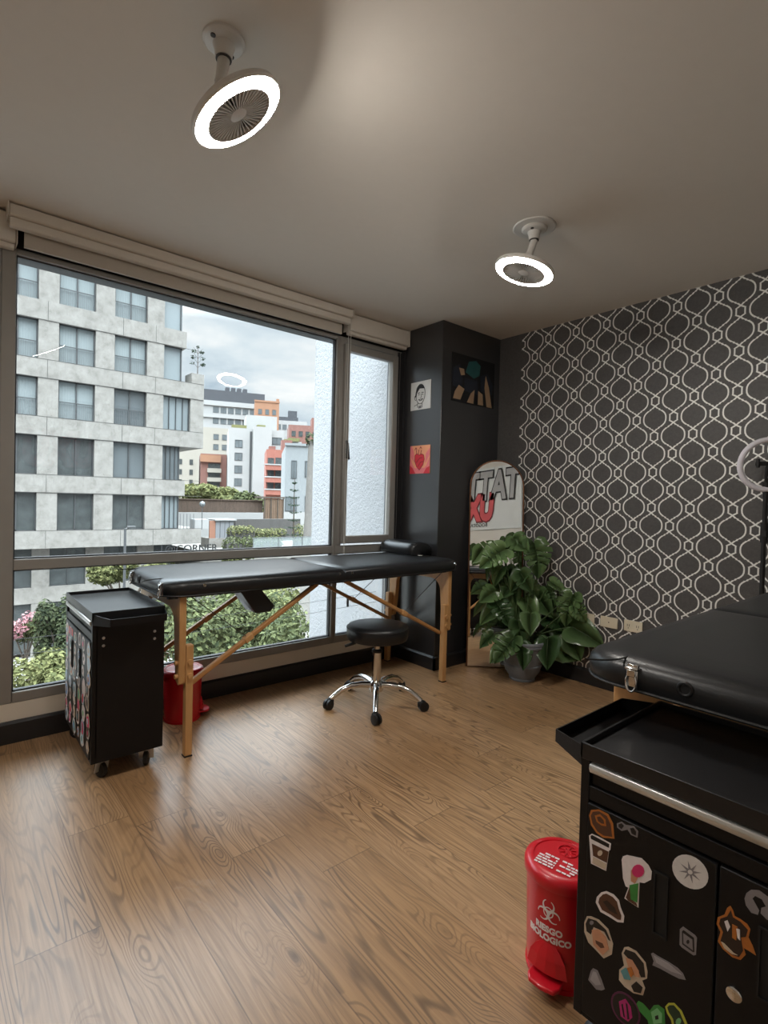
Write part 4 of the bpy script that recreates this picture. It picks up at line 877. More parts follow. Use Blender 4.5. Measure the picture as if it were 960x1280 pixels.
STICKERS = {'profile': [('stk_orange', [(0.5446, 0.5163), (0.5409, 0.5293), (0.5239, 0.5389), (0.5041, 0.5383), (0.4936, 0.5242), (0.4898, 0.4951), (0.5134, 0.4853), (0.5278, 0.488), (0.5398, 0.4989)]), ('stk_brown', [(0.5405, 0.5177), (0.5368, 0.5279), (0.5237, 0.5351), (0.5067, 0.5332), (0.4984, 0.5202), (0.4943, 0.4967), (0.5119, 0.4905), (0.5251, 0.4927), (0.5364, 0.5028)]), ('stk_orange', [(0.5319, 0.5223), (0.5207, 0.5304), (0.5092, 0.5249), (0.507, 0.5122), (0.5171, 0.5089), (0.5275, 0.5116)]), ('stk_brown', [(0.5273, 0.5217), (0.5205, 0.5261), (0.513, 0.5219), (0.5116, 0.5149), (0.5172, 0.5133), (0.5241, 0.5149)])], 'sunglasses': [('stk_grey', [(0.4861, 0.5279), (0.4767, 0.5362), (0.4686, 0.5338), (0.4623, 0.5358), (0.452, 0.5392), (0.4441, 0.5326), (0.4452, 0.52), (0.4576, 0.519), (0.4646, 0.5261), (0.476, 0.5178), (0.4853, 0.5202)]), ('stk_dark', [(0.4828, 0.5279), (0.4766, 0.5331), (0.4716, 0.5301), (0.4761, 0.5215), (0.4821, 0.5228)]), ('stk_dark', [(0.4596, 0.5318), (0.453, 0.5356), (0.4476, 0.5304), (0.4484, 0.5226), (0.4561, 0.5229)])], 'cup': [('stk_white', [(0.5431, 0.4747), (0.5374, 0.4815), (0.5218, 0.4827), (0.4965, 0.4819), (0.4976, 0.4676), (0.4998, 0.4665), (0.5043, 0.4212), (0.5369, 0.4188)]), ('stk_dark', [(0.5396, 0.4754), (0.5368, 0.479), (0.4997, 0.4791), (0.5005, 0.4711), (0.5388, 0.4702)]), ('stk_brown', [(0.5361, 0.4614), (0.5008, 0.4632), (0.5033, 0.4389), (0.5324, 0.4381)]), ('stk_cream', [(0.5323, 0.4354), (0.5037, 0.4364), (0.5072, 0.424), (0.5335, 0.4223)]), ('stk_cream', [(0.5134, 0.4514), (0.5158, 0.4474), (0.5191, 0.4449), (0.5219, 0.4449), (0.5231, 0.4474), (0.5224, 0.4514), (0.5199, 0.4555), (0.5166, 0.4579), (0.5138, 0.4579), (0.5126, 0.4554)])], 'woman': [('stk_white', [(0.474, 0.4613), (0.4716, 0.469), (0.4639, 0.4758), (0.4358, 0.4846), (0.423, 0.4785), (0.4163, 0.4693), (0.4172, 0.4533), (0.4291, 0.4398), (0.4381, 0.4362), (0.4384, 0.3861), (0.466, 0.388), (0.459, 0.4135), (0.4643, 0.4131), (0.47, 0.4259)]), ('stk_skin', [(0.4551, 0.4503), (0.4452, 0.4637), (0.4396, 0.4485), (0.4466, 0.4287), (0.4544, 0.4295)]), ('stk_pink', [(0.43, 0.4632), (0.4309, 0.4573), (0.4339, 0.4512), (0.4384, 0.4463), (0.4435, 0.4434), (0.4483, 0.4431), (0.4517, 0.4456), (0.453, 0.4504), (0.4521, 0.4565), (0.449, 0.4626), (0.4444, 0.4675), (0.4393, 0.4703), (0.4346, 0.4705), (0.4313, 0.4679)]), ('stk_green', [(0.4566, 0.4202), (0.4401, 0.4335), (0.4407, 0.3952), (0.4531, 0.3941)]), ('stk_brown', [(0.4625, 0.3928), (0.456, 0.4179), (0.4531, 0.3941), (0.4427, 0.393), (0.4405, 0.388), (0.4581, 0.389)])], 'shell': [('stk_white', [(0.5238, 0.345), (0.5219, 0.3573), (0.5133, 0.3719), (0.5023, 0.3811), (0.4874, 0.3833), (0.4764, 0.378), (0.4722, 0.3654), (0.4648, 0.3528), (0.4659, 0.3392), (0.4775, 0.3329), (0.4939, 0.3329), (0.5135, 0.3317)]), ('stk_brown', [(0.5181, 0.3484), (0.5162, 0.359), (0.5092, 0.3704), (0.5021, 0.3763), (0.4889, 0.377), (0.48, 0.3726), (0.4763, 0.3613), (0.4705, 0.3503), (0.4713, 0.3412), (0.4776, 0.3382), (0.4914, 0.3394), (0.5098, 0.3379)]), ('stk_darkbrown', [(0.5087, 0.3563), (0.5006, 0.3634), (0.4838, 0.3583), (0.478, 0.3478), (0.4944, 0.3463)])], 'bearded': [('stk_cream', [(0.547, 0.2883), (0.5416, 0.3047), (0.533, 0.3101), (0.5157, 0.3137), (0.4957, 0.3071), (0.485, 0.284), (0.4869, 0.2608), (0.5029, 0.2416), (0.5202, 0.2476), (0.5368, 0.2523), (0.5463, 0.2688)]), ('stk_dark', [(0.544, 0.2873), (0.5386, 0.3027), (0.5213, 0.3085), (0.5001, 0.3026), (0.49, 0.2861), (0.4944, 0.2859), (0.5038, 0.2964), (0.5265, 0.2917), (0.5316, 0.2726), (0.5411, 0.2733)]), ('stk_grey', [(0.5262, 0.3009), (0.5275, 0.2969), (0.5306, 0.2936), (0.5339, 0.2928), (0.5354, 0.2951), (0.5341, 0.299), (0.531, 0.3024), (0.5277, 0.3031)]), ('stk_skin', [(0.5297, 0.284), (0.515, 0.2946), (0.4995, 0.2881), (0.4927, 0.2679), (0.5048, 0.248), (0.5252, 0.2555)]), ('stk_brown', [(0.521, 0.2684), (0.5057, 0.2718), (0.5015, 0.2658), (0.5092, 0.2595), (0.5196, 0.2626)])], 'triangle': [('stk_grey', [(0.534, 0.1749), (0.5289, 0.1983), (0.5246, 0.2064), (0.5148, 0.2083), (0.5058, 0.1952), (0.4985, 0.1811), (0.505, 0.1735), (0.5162, 0.1675)]), ('stk_lgrey', [(0.5294, 0.1793), (0.5243, 0.1998), (0.5175, 0.2025), (0.5065, 0.1846), (0.5176, 0.1754)])], 'hatwoman': [('stk_cream', [(0.4674, 0.2768), (0.4626, 0.2919), (0.4549, 0.2982), (0.4394, 0.3001), (0.4213, 0.2899), (0.4173, 0.2745), (0.4178, 0.2612), (0.4265, 0.2513), (0.4206, 0.2409), (0.424, 0.2238), (0.4415, 0.215), (0.4598, 0.2149), (0.4707, 0.2204), (0.4709, 0.2409), (0.4618, 0.2559)]), ('stk_dark', [(0.4637, 0.2793), (0.4599, 0.29), (0.4418, 0.2953), (0.4247, 0.286), (0.4208, 0.2616), (0.4287, 0.256), (0.4383, 0.2702), (0.4541, 0.2752)]), ('stk_skin', [(0.4593, 0.2743), (0.4463, 0.2779), (0.4331, 0.266), (0.4316, 0.2539), (0.4397, 0.2502), (0.4535, 0.2596)]), ('stk_teal', [(0.4677, 0.2415), (0.4586, 0.2544), (0.4479, 0.2502), (0.4485, 0.2365), (0.4604, 0.2306)]), ('stk_orange', [(0.4555, 0.2555), (0.4474, 0.2639), (0.4418, 0.2529), (0.4477, 0.2424)]), ('stk_dark', [(0.4461, 0.2275), (0.4373, 0.2419), (0.425, 0.2387), (0.4276, 0.2263), (0.4406, 0.2198)])], 'feather': [('stk_grey', [(0.4122, 0.3133), (0.4089, 0.3176), (0.4002, 0.3174), (0.3812, 0.3193), (0.365, 0.3191), (0.3558, 0.3152), (0.351, 0.3067), (0.3621, 0.3012), (0.3758, 0.2989), (0.3946, 0.2967), (0.4091, 0.2933), (0.4069, 0.3025)]), ('stk_lgrey', [(0.4073, 0.3136), (0.3811, 0.3164), (0.3579, 0.3116), (0.376, 0.3048), (0.4021, 0.3033)])], 'compass': [('stk_paper', [(0.3253, 0.4957), (0.3299, 0.4887), (0.3359, 0.4828), (0.3429, 0.4784), (0.3506, 0.4758), (0.3584, 0.4752), (0.3656, 0.4767), (0.372, 0.4802), (0.3768, 0.4855), (0.3799, 0.4923), (0.3809, 0.5), (0.3798, 0.5081), (0.3766, 0.5161), (0.3716, 0.5232), (0.3653, 0.5291), (0.3579, 0.5333), (0.3502, 0.5356), (0.3426, 0.5358), (0.3355, 0.534), (0.3296, 0.5303), (0.3251, 0.525), (0.3223, 0.5185), (0.3214, 0.5111), (0.3224, 0.5033)]), ('stk_grey', [(0.3344, 0.4993), (0.3472, 0.5018), (0.3459, 0.4879), (0.3514, 0.4997), (0.3603, 0.4868), (0.355, 0.5011), (0.3691, 0.4968), (0.3559, 0.5052), (0.3668, 0.5122), (0.3536, 0.5096), (0.3549, 0.5235), (0.3494, 0.5117), (0.3406, 0.5243), (0.3458, 0.5102), (0.3323, 0.5143), (0.3449, 0.5061)]), ('stk_paper', [(0.347, 0.5043), (0.349, 0.5022), (0.3514, 0.5013), (0.3535, 0.5021), (0.3544, 0.5043), (0.3538, 0.507), (0.3519, 0.5092), (0.3494, 0.5101), (0.3473, 0.5092), (0.3464, 0.507)])], 'square': [('stk_grey', [(0.3639, 0.392), (0.3588, 0.4003), (0.3387, 0.3976), (0.3355, 0.3948), (0.3362, 0.3632), (0.34, 0.3596), (0.3596, 0.3611), (0.3634, 0.3635)]), ('stk_dark', [(0.3602, 0.3904), (0.3577, 0.3946), (0.3402, 0.3917), (0.3385, 0.3675), (0.3406, 0.365), (0.359, 0.3675)]), ('stk_grey', [(0.3579, 0.389), (0.3427, 0.3871), (0.3412, 0.3686), (0.3568, 0.3709)]), ('stk_dark', [(0.3469, 0.3804), (0.3476, 0.3772), (0.3494, 0.3749), (0.3512, 0.3748), (0.3521, 0.377), (0.3514, 0.3802), (0.3496, 0.3825), (0.3477, 0.3826)])], 'roundel': [('stk_purple', [(0.434, 0.1555), (0.44, 0.1484), (0.4475, 0.1432), (0.4556, 0.1402), (0.4639, 0.1399), (0.4715, 0.1422), (0.478, 0.147), (0.4826, 0.1539), (0.4851, 0.1624), (0.4851, 0.1717), (0.4827, 0.181), (0.478, 0.1896), (0.4716, 0.1967), (0.4639, 0.2017), (0.4557, 0.2043), (0.4476, 0.2043), (0.4401, 0.2017), (0.434, 0.1968), (0.4297, 0.19), (0.4274, 0.1818), (0.4274, 0.1728), (0.4297, 0.1639)]), ('stk_dark', [(0.4362, 0.1573), (0.4416, 0.1511), (0.4481, 0.1467), (0.4552, 0.1442), (0.4625, 0.144), (0.4693, 0.1462), (0.4751, 0.1505), (0.4792, 0.1566), (0.4815, 0.164), (0.4816, 0.1722), (0.4796, 0.1803), (0.4756, 0.1877), (0.47, 0.1939), (0.4633, 0.1982), (0.4561, 0.2003), (0.4489, 0.2002), (0.4423, 0.1979), (0.4368, 0.1935), (0.4329, 0.1875), (0.4308, 0.1802), (0.4306, 0.1724), (0.4325, 0.1645)]), ('stk_magenta', [(0.4692, 0.1782), (0.4564, 0.1932), (0.4456, 0.1853), (0.4419, 0.1669), (0.4497, 0.1528), (0.4645, 0.152)]), ('stk_dark', [(0.4638, 0.1769), (0.4612, 0.1799), (0.4561, 0.1558), (0.4593, 0.156)]), ('stk_dark', [(0.4551, 0.1861), (0.4524, 0.1855), (0.4478, 0.1596), (0.4509, 0.1567)])], 'turtle': [('stk_green', [(0.4358, 0.1981), (0.432, 0.2073), (0.4234, 0.2085), (0.4108, 0.204), (0.404, 0.2195), (0.396, 0.2266), (0.385, 0.2263), (0.3826, 0.1977), (0.3858, 0.1824), (0.4096, 0.1686), (0.414, 0.1833), (0.4303, 0.189)]), ('stk_lgreen', [(0.4083, 0.2033), (0.3977, 0.2192), (0.3889, 0.2157), (0.3883, 0.1983), (0.4027, 0.1843)]), ('stk_dark', [(0.4009, 0.2013), (0.3953, 0.2081), (0.3941, 0.2009), (0.3997, 0.1955)])], 'leafy': [('stk_yellow', [(0.3838, 0.2323), (0.3785, 0.2434), (0.3686, 0.2509), (0.3556, 0.2463), (0.3484, 0.2345), (0.3423, 0.2245), (0.3496, 0.2039), (0.3675, 0.1945), (0.3729, 0.2154), (0.3801, 0.2224)]), ('stk_dgreen', [(0.3801, 0.2341), (0.3766, 0.2408), (0.3693, 0.2463), (0.3591, 0.2421), (0.3523, 0.2304), (0.3466, 0.2211), (0.352, 0.2069), (0.365, 0.2015), (0.3693, 0.2207), (0.377, 0.2273)]), ('stk_lgreen', [(0.3559, 0.2247), (0.358, 0.2191), (0.3611, 0.2153), (0.3638, 0.2149), (0.3648, 0.2183), (0.3637, 0.2237), (0.361, 0.2287), (0.3579, 0.2309), (0.3559, 0.2293)])], 'headphones': [('stk_grey', [(0.2666, 0.5074), (0.2643, 0.5179), (0.2577, 0.5276), (0.2467, 0.5332), (0.2337, 0.5293), (0.2241, 0.513), (0.2253, 0.4968), (0.2342, 0.4912), (0.2435, 0.4965), (0.2428, 0.506), (0.2367, 0.5119), (0.2425, 0.5204), (0.2518, 0.5207), (0.2554, 0.5141), (0.2455, 0.4998), (0.2471, 0.4916), (0.2564, 0.4894), (0.2643, 0.4973)])], 'ornate': [('stk_orange', [(0.2865, 0.4829), (0.282, 0.4773), (0.2797, 0.4694), (0.2711, 0.4693), (0.2614, 0.4672), (0.2566, 0.4612), (0.2587, 0.4462), (0.2527, 0.4365), (0.2473, 0.423), (0.2579, 0.4239), (0.2649, 0.4238), (0.2615, 0.4147), (0.2687, 0.4005), (0.2804, 0.3971), (0.2946, 0.4015), (0.3031, 0.41), (0.2996, 0.4287), (0.3061, 0.4387), (0.3045, 0.4516), (0.2947, 0.4624), (0.2911, 0.4763)]), ('stk_darkbrown', [(0.2855, 0.4761), (0.282, 0.4657), (0.2709, 0.4648), (0.2599, 0.4581), (0.2625, 0.4446), (0.2693, 0.4392), (0.2655, 0.4188), (0.2708, 0.4042), (0.2805, 0.4017), (0.2927, 0.406), (0.2991, 0.4135), (0.2956, 0.4313), (0.3021, 0.4413), (0.3004, 0.4518), (0.2906, 0.4617)]), ('stk_white', [(0.2943, 0.451), (0.2896, 0.4562), (0.2853, 0.4473), (0.2889, 0.4366)]), ('stk_cream', [(0.2978, 0.4134), (0.293, 0.4134), (0.2787, 0.4061), (0.2728, 0.4065), (0.2806, 0.403), (0.2927, 0.4051)]), ('stk_orange', [(0.2823, 0.4539), (0.2745, 0.4543), (0.2756, 0.4304), (0.2816, 0.4312)]), ('stk_white', [(0.2763, 0.4508), (0.2713, 0.4517), (0.2699, 0.4342), (0.2738, 0.4362)])]}
for nm, lay in STICKERS.items():
    ymean = sum(p[0] for p in lay[0][1])/len(lay[0][1])
    d = dR[0] if ymean > .309 else dR[1]
    g = G(); names = []
    for k, (mn, poly) in enumerate(lay):
        if mn not in names: names.append(mn)
        g.mat(names.index(mn)); x = 1.041-1.045
        g.pyz([(a-.045, max(.101, b)) for a, b in poly], x-.0004*(k+1), x+.0002)
    o = g.build('sticker', names, d); o['label'] = STK_LABEL[nm]
# stickers on the far trolley's doors, seen at a grazing angle
rs = random.Random(11)
cols = ['white', 'blue', 'teal', 'cream', 'grey', 'orange', 'lgreen', 'pink', 'sky', 'paper', 'brown', 'lgrey']
spots = []
for k in range(48):
    row, c_ = divmod(k, 6); spots.append((.045+c_*.09+rs.uniform(-.01, .01), .14+row*.056+rs.uniform(-.008, .008)))
for k, (y, z) in enumerate(spots):
    if z > .56 or abs(y-.2725) < .03: continue
    d = dL[0] if y > .2725 else dL[1]
    n = rs.randint(6, 9); rad = rs.uniform(.026, .040)
    poly = [(y+rad*rs.uniform(.7, 1.05)*math.cos(2*PI*i/n), z+rad*rs.uniform(.75, 1.1)*math.sin(2*PI*i/n)) for i in range(n)]
    inn = [(y+(a-y)*.7, z+(b-z)*.7) for a, b in poly]; ctr = [(y+(a-y)*.35+.004, z+(b-z)*.35) for a, b in poly]
    c1, c2, c3 = ('stk_'+rs.choice(['white', 'cream', 'paper', 'sky']), 'stk_'+rs.choice(cols), 'stk_'+rs.choice(cols+['dark']))
    g = G()
    g.mat(0).pyz(poly, -.0045, -.0038); g.mat(1).pyz(inn, -.0050, -.0038); g.mat(2).pyz(ctr, -.0054, -.0038)
    g.build('sticker', [c1, c2, c3], d)
g = G(); g.pyz([(.36, .520), (.45, .520), (.45, .552), (.36, .552)], -.0046, -.0038); o = g.build('sticker', 'stk_red', dL[0]); o['label'] = 'red rectangular sticker'

# ================================================================ RING LIGHT
r = thing('ring_light', (3.140, .785, 0), 'white ring light on a black stand at the right edge beside the patterned wall', 'ring light')
nd = V((-.80, -.57, -.12)).normalized(); q = nd.to_track_quat('Z', 'Y').to_matrix().to_4x4(); q.translation = V((-.02, -.01, 1.385))
g = G(); g.torus(.122, .0135, q, 64, 14); g.build('ring_tube', 'ring_tube', r, smooth=60)
g = G(); g.tube([(0, 0, .25), (0, 0, 1.25)], .011, 14); g.tube([(0, 0, 1.25), (0, 0, 1.30)], .016, 14); g.build('pole', 'rubber_black', r, smooth=50)
g = G(); g.tube([(0, 0, 1.0), (0, 0, 1.10)], .017, 14); g.box(-.02, .03, -.012, .012, 1.03, 1.06); g.build('pole_clamp', 'rubber_black', r, smooth=50)
g = G(); g.tube([(0, 0, 1.29), (-.005, 0, 1.33), (-.01, -.005, 1.385)], .008, 10)
rt = V((.58, -.81, 0)); cc = V((-.015, -.01, 1.39))
g.bar(cc-rt*.055, cc+rt*.055, .016, .02); g.bar(cc-rt*.045+V((0, 0, -.02)), cc-rt*.045+V((0, 0, .024)), .012, .024); g.build('phone_holder', 'rubber_black', r, bevel=.003)
for k in range(3):
    a = 2*PI*k/3+2.9; g = G(); e = (.085*math.cos(a), .085*math.sin(a), .012)
    g.tube([(0, 0, .34), e], .007, 8); leg = g.build('leg', 'rubber_black', r, smooth=50)
    g = G(); g.lathe([(.001, -.012), (.011, -.012), (.011, .006), (.001, .006)], Matrix.Translation(e), 12); g.build('rubber_foot', 'rubber_black', leg, smooth=40)
# ================================================================ OUTSIDE
g = G(); g.box(-60, 160, 3.3, 30.5, -8.8, -8.5); struct(g.build('street', 'asphalt'), 'grey street below the window', 'street')
g = G(); g.box(-60, 160, 30.5, 260, -8.8, -8.35); struct(g.build('ground', 'sidewalk'), 'pavement and plots beyond the street', 'ground')
# rough-cast wing of this same building, right outside the window
g = G(); g.box(2.66, 5.2, 3.12, 4.18, -8.5, 5.0); struct(g.build('wall_outside', 'rough_stucco'), 'rough white stucco wing wall outside the casement', 'wall')

def part(name, m, parent, boxes, bevel=0):
    g = G()
    for b in boxes: g.box(*b)
    return g.build(name, m, parent, bevel=bevel)
# ---- concrete building across the street
FY, FY2, S_ = 35.1, 35.9, 15
r = thing('concrete_building', (7, FY, -8.5), 'grey concrete building with a grid of square windows across the street', 'building')
def lb(x0, x1, y0, y1, z0, z1): return (x0-7, x1-7, y0-FY, y1-FY, z0+8.5, z1+8.5)
cols_ = [(-3.45, -1.58), (-.55, 1.32), (2.39, 4.26), (5.24, 7.11), (8.13, 10.0), (11.01, 12.16)]
rows_ = [(11.82, 14.1), (8.56, 10.77), (5.36, 7.56), (2.12, 4.35), (-1.05, 1.14)]
rEnd = [12.16, 12.2, 12.75, 12.16, 12.16]
boxes = []
xs = -12
for x0, x1 in cols_:
    boxes.append(lb(xs, x0, FY, FY+.9, -1.05, 17)); xs = x1
boxes.append(lb(12.75, 13.62, FY, FY+.9, 5.36, 7.56))
for (z0, z1), e in zip([(14.1, 15.1), (10.77, 11.82), (7.56, 8.56), (4.35, 5.36), (1.14, 2.12), (-2.04, -1.05)], [12.42, 12.42, 13.62, 13.62, 12.45, 13.60]):
    boxes.append(lb(-12, e, FY-.02, FY+S_, z0, z1))
boxes.append(lb(-12, 10.9, FY+1.2, FY+S_, -1.05, 17)); boxes.append(lb(-12, 12.0, FY2+.7, FY+S_, -8.5, -1.05))
xs = -12
for x0, x1 in ((-.5, 1.28), (2.29, 4.15), (5.02, 6.88), (7.86, 9.8), (10.8, 12.0)):
    boxes.append(lb(xs, x0, FY2, FY2+.6, -8.5, -2.04)); xs = x1
boxes.append(lb(-12, 13.2, FY2-.02, FY2+.7, -5.25, -4.34)); boxes.append(lb(-12, 13.2, FY2, FY2+.6, -2.1, -2.0))
part('concrete_walls', 'concrete', r, boxes)
part('panel_joints', 'concrete_dark', r, [lb(-12, 13.6, FY-.028, FY-.019, z-.012, z+.012) for z in (10.75, 8.58, 7.54, 5.38, 4.33, 2.14, 1.12, -1.03)]+[lb(x-.01, x+.01, FY-.028, FY-.019, z0, z1) for x in (4.7, 8.6, 10.5) for z0, z1 in ((10.77, 11.82), (7.56, 8.56), (4.35, 5.36), (1.14, 2.12), (-2.04, -1.05))])
for ri, (z0, z1) in enumerate(rows_):
    for ci, (x0, x1) in enumerate(cols_):
        if ci == 5: x1 = rEnd[ri]
        y = FY+.28; t = .035
        bx = [lb(x0, x1, y-.06, y+.02, z0, z0+2*t), lb(x0, x1, y-.06, y+.02, z1-2*t, z1), lb(x0, x0+2*t, y-.06, y+.02, z0, z1), lb(x1-2*t, x1, y-.06, y+.02, z0, z1)]
        if ci < 5:
            xm = x0+(x1-x0)*(.5 if ci != 4 else .5); bx.append(lb(xm-t, xm+t, y-.06, y+.02, z0, z1))
        else: bx += [lb(x0+(x1-x0)*k/4-.02, x0+(x1-x0)*k/4+.02, y-.06, y+.02, z0, z1) for k in (1, 2, 3)] if ri > 1 else []
        if ri < 3 and ci < 5: bx.append(lb(x0, x1, y-.09, y-.05, z0+.95, z0+1.0))
        w = part('window', 'ext_frame', r, bx)
        pm = 'ext_glass_pale' if (ri < 2 or (ri == 2 and ci in (2, 3)) or ci == 5) else ('ext_glass' if ri < 4 else 'ext_glass_dark')
        if ri == 3: pm = 'ext_glass_dark' if ci < 4 else 'ext_glass'
        part('pane', pm, w, [lb(x0, x1, y+.03, y+.08, z0, z1)])
        if ri < 3 and ci < 5:
            part('balusters', 'railing', w, [lb(x0+(x1-x0)*(k+.5)/18-.008, x0+(x1-x0)*(k+.5)/18+.008, y-.085, y-.065, z0, z0+.96) for k in range(18)])
        if pm == 'ext_glass_pale' and ci < 5:
            g = G(); n = 26; a, b = lb(x0+.06, 0, 0, 0, 0, 0)[0], lb(x1-.06, 0, 0, 0, 0, 0)[0]
            for k in range(n):
                xa, xb = a+(b-a)*k/n, a+(b-a)*(k+1)/n; ya, yb = y+.028-FY-.004*(k % 2), y+.028-FY-.004*((k+1) % 2)
                g.face([(xa, ya, z0+8.6), (xb, yb, z0+8.6), (xb, yb, z1+8.45), (xa, ya, z1+8.45)])
            g.build('curtain', 'ext_curtain', w)
for z0, z1 in ((-4.34, -2.1), (-8.1, -5.25)):
    for x0, x1 in ((-.5, 1.28), (2.29, 4.15), (5.02, 6.88), (7.86, 9.8), (10.8, 12.0)):
        w = part('window', 'ext_frame', r, [lb(x0, x1, FY2+.15, FY2+.2, z0, z0+.06), lb(x0, x1, FY2+.15, FY2+.2, z1-.06, z1), lb((x0+x1)/2-.03, (x0+x1)/2+.03, FY2+.15, FY2+.2, z0, z1)])
        part('pane', 'ext_glass_dark', w, [lb(x0, x1, FY2+.2, FY2+.25, z0, z1)])
part('roof_planter', 'concrete', r, [lb(12.78, 13.62, FY-.02, FY+1.2, 8.56, 9.25)])
part('corner_glazing', 'ext_glass_pale', r, [lb(12.16, 12.22, FY+.3, FY+5, z0, z1) for z0, z1 in ((8.56, 10.77), (11.82, 14.1))]+[lb(12.70, 12.74, FY+.9, FY+6, 5.36, 7.56), lb(12.16, 12.22, FY+.9, FY+6, 2.12, 4.35), lb(12.16, 12.22, FY+.9, FY+6, -1.05, 1.14)])
part('terrace_planter', 'ext_white', r, [lb(13.2, 14.15, FY+.1, FY+1.0, -1.05, -.42)])
part('balustrade', 'railing', r, [lb(12.2+.22*k, 12.23+.22*k, FY+.02, FY+.06, -1.05, -.05) for k in range(5)])
g = G()
add_text(g, '1@CORNER', .70, lambda x, y, z: (x+12.75-7, 34.9-FY-z, y-2.36+8.5), extrude=.03, offset=.004, space=1.0)
g.build('lettering', 'letters_dark', r)
part('sign_rail', 'letters_dark', r, [lb(11.3, 14.9, 34.88, 34.95, -2.70, -2.65)])

# ---- houses farther off
def bld(label, x0, x1, y, dep, z0, z1, wall, wins, glass='ext_glass', extra=(), name='apartment_building'):
    a_ = math.atan2(x0, y)*.92; k_ = math.cos(a_)*.97; r = thing(name, (x0, y, z0), label, 'building', None, rz=-a_); ox, oz = x0, z0
    f = lambda b: ((b[0]-ox)*k_, (b[1]-ox)*k_, b[2]-y, b[3]-y, b[4]-oz, b[5]-oz)
    part('walls', wall, r, [f((x0, x1, y, y+dep, z0, z1))])
    for a, b, c, d in wins:
        t = max(.06, (b-a)*.04)
        w = part('window', 'ext_frame', r, [f((a, b, y-.08, y-.01, c, c+t)), f((a, b, y-.08, y-.01, d-t, d)), f((a, a+t, y-.08, y-.01, c, d)), f((b-t, b, y-.08, y-.01, c, d)), f(((a+b)/2-t/2, (a+b)/2+t/2, y-.08, y-.01, c, d))])
        part('pane', glass, w, [f((a, b, y-.04, y-.005, c, d))])
    for nm, m, bs in extra: part(nm, m, r, [f(b) for b in bs])
    return r
def grid(x0, x1, zs, n, w, h): return [(x0+(x1-x0)*(k+.5)/n-w/2, x0+(x1-x0)*(k+.5)/n+w/2, z, z+h) for z in zs for k in range(n)]
bld('pale blue-grey house with large dark windows next to the stucco wing wall', 34.0, 48, 60, 14, -8.3, 7.9, 'ext_bluegrey',
    [(34.9, 35.7, 3.7, 6.0), (36.9, 39.2, 3.9, 6.0), (34.1, 35.8, -1.0+.5, 1.35), (37.0, 39.0, -.5, 1.45), (37.0, 39.0, -5.0, -2.9), (40.4, 43, 3.9, 6.0), (40.4, 43, -.5, 1.45)], 'ext_glass',
    [('plinth', 'ext_white', [(33.95, 48, 59.9, 60.1, -8.3, -.6)]), ('parapet', 'ext_bluegrey', [(33.9, 48, 59.8, 60.4, 7.9, 8.2)])])
bld('orange-red apartment block with white-edged curved balconies', 47.0, 58, 90, 10, -8.3, 10.2, 'ext_redorange',
    [(47.3, 48.6, z, z+1.1) for z in (2.9, 5.2, 7.5)]+[(48.9, 51.0, z, z+1.2) for z in (2.9, 5.2, 7.5)], 'ext_glass_dark',
    [('balconies', 'ext_redorange', [(46.8, 51.4, 88.6, 90, z, z+.9) for z in (1.7, 4.0, 6.3)]), ('balcony_edges', 'ext_white', [(46.7, 51.5, 88.5, 90, z, z+.22) for z in (2.6, 4.9, 7.2)]), ('roof_blocks', 'ext_brick', [(50.2, 52.5, 91, 94, 10.2, 12.2), (47.6, 49, 92, 95, 10.2, 11)])])
bld('tall white apartment tower with narrow window strips', 48.4, 61.5, 110, 14, -8.3, 16.2, 'ext_white',
    [(49.8, 51.6, z, z+1.7) for z in (3.5, 6.3, 9.1, 11.9)]+[(58.6, 61.0, z, z+1.6) for z in (10.2, 13.0)], 'ext_glass',
    [('dark_strip', 'ext_frame', [(53.3, 53.8, 109.9, 110, -5, 15.6), (57.4, 57.7, 109.9, 110, -5, 15)]), ('side_block', 'ext_white', [(54, 58.4, 108.5, 110, -8, 16.6)]), ('roof_garden', 'leaf_hedge', [(49, 52.5, 110.2, 112, 16.2, 16.9), (55, 57, 110.2, 112, 16.6, 17.2)]), ('penthouse', 'ext_white', [(52.5, 60, 112, 120, 16.2, 19.5)])])
bld('low red brick block with cream balconies', 46.1, 52.4, 120, 12, -8.3, 10.9, 'ext_brick',
    [(47.9, 50.8, z, z+1.15) for z in (3.4, 5.5, 7.6)], 'ext_glass_dark',
    [('balconies', 'ext_cream', [(47.7, 51.0, 118.9, 120, z, z+.95) for z in (2.4, 4.5, 6.6)]), ('cornice', 'ext_orange', [(46.0, 50.9, 119.2, 120, 9.0, 10.6)])])
bld('pale block beside the red brick block, right of the concrete building', 40.5, 46.0, 122, 12, -8.3, 11.6, 'ext_cream', grid(41, 46, (3.6, 5.9, 8.2), 2, .8, 1.2), 'ext_glass_dark')
bld('cream apartment block behind the red brick block', 55, 66.2, 150, 14, -8, 20.8, 'ext_cream', grid(60.8, 66, (11.5, 14.5, 17.4), 2, 1.6, 1.6))
bld('long white hilltop block with ribbon windows and a dark roof', 72, 97, 190, 8, -8, 36, 'ext_white', grid(77, 97, (27.6, 31.6), 7, 2.2, 2.2),
    'ext_glass', [('dark_roof', 'ext_darkroof', [(72, 97.5, 190.4, 197, 36, 40)]), ('roof_units', 'ext_darkroof', [(82+2.3*k, 83.6+2.3*k, 191, 194, 40, 41.4) for k in range(4)]), ('white_bands', 'ext_white', [(72, 97, 189.5, 190, z, z+1.2) for z in (25.6, 29.8, 34.2)])])
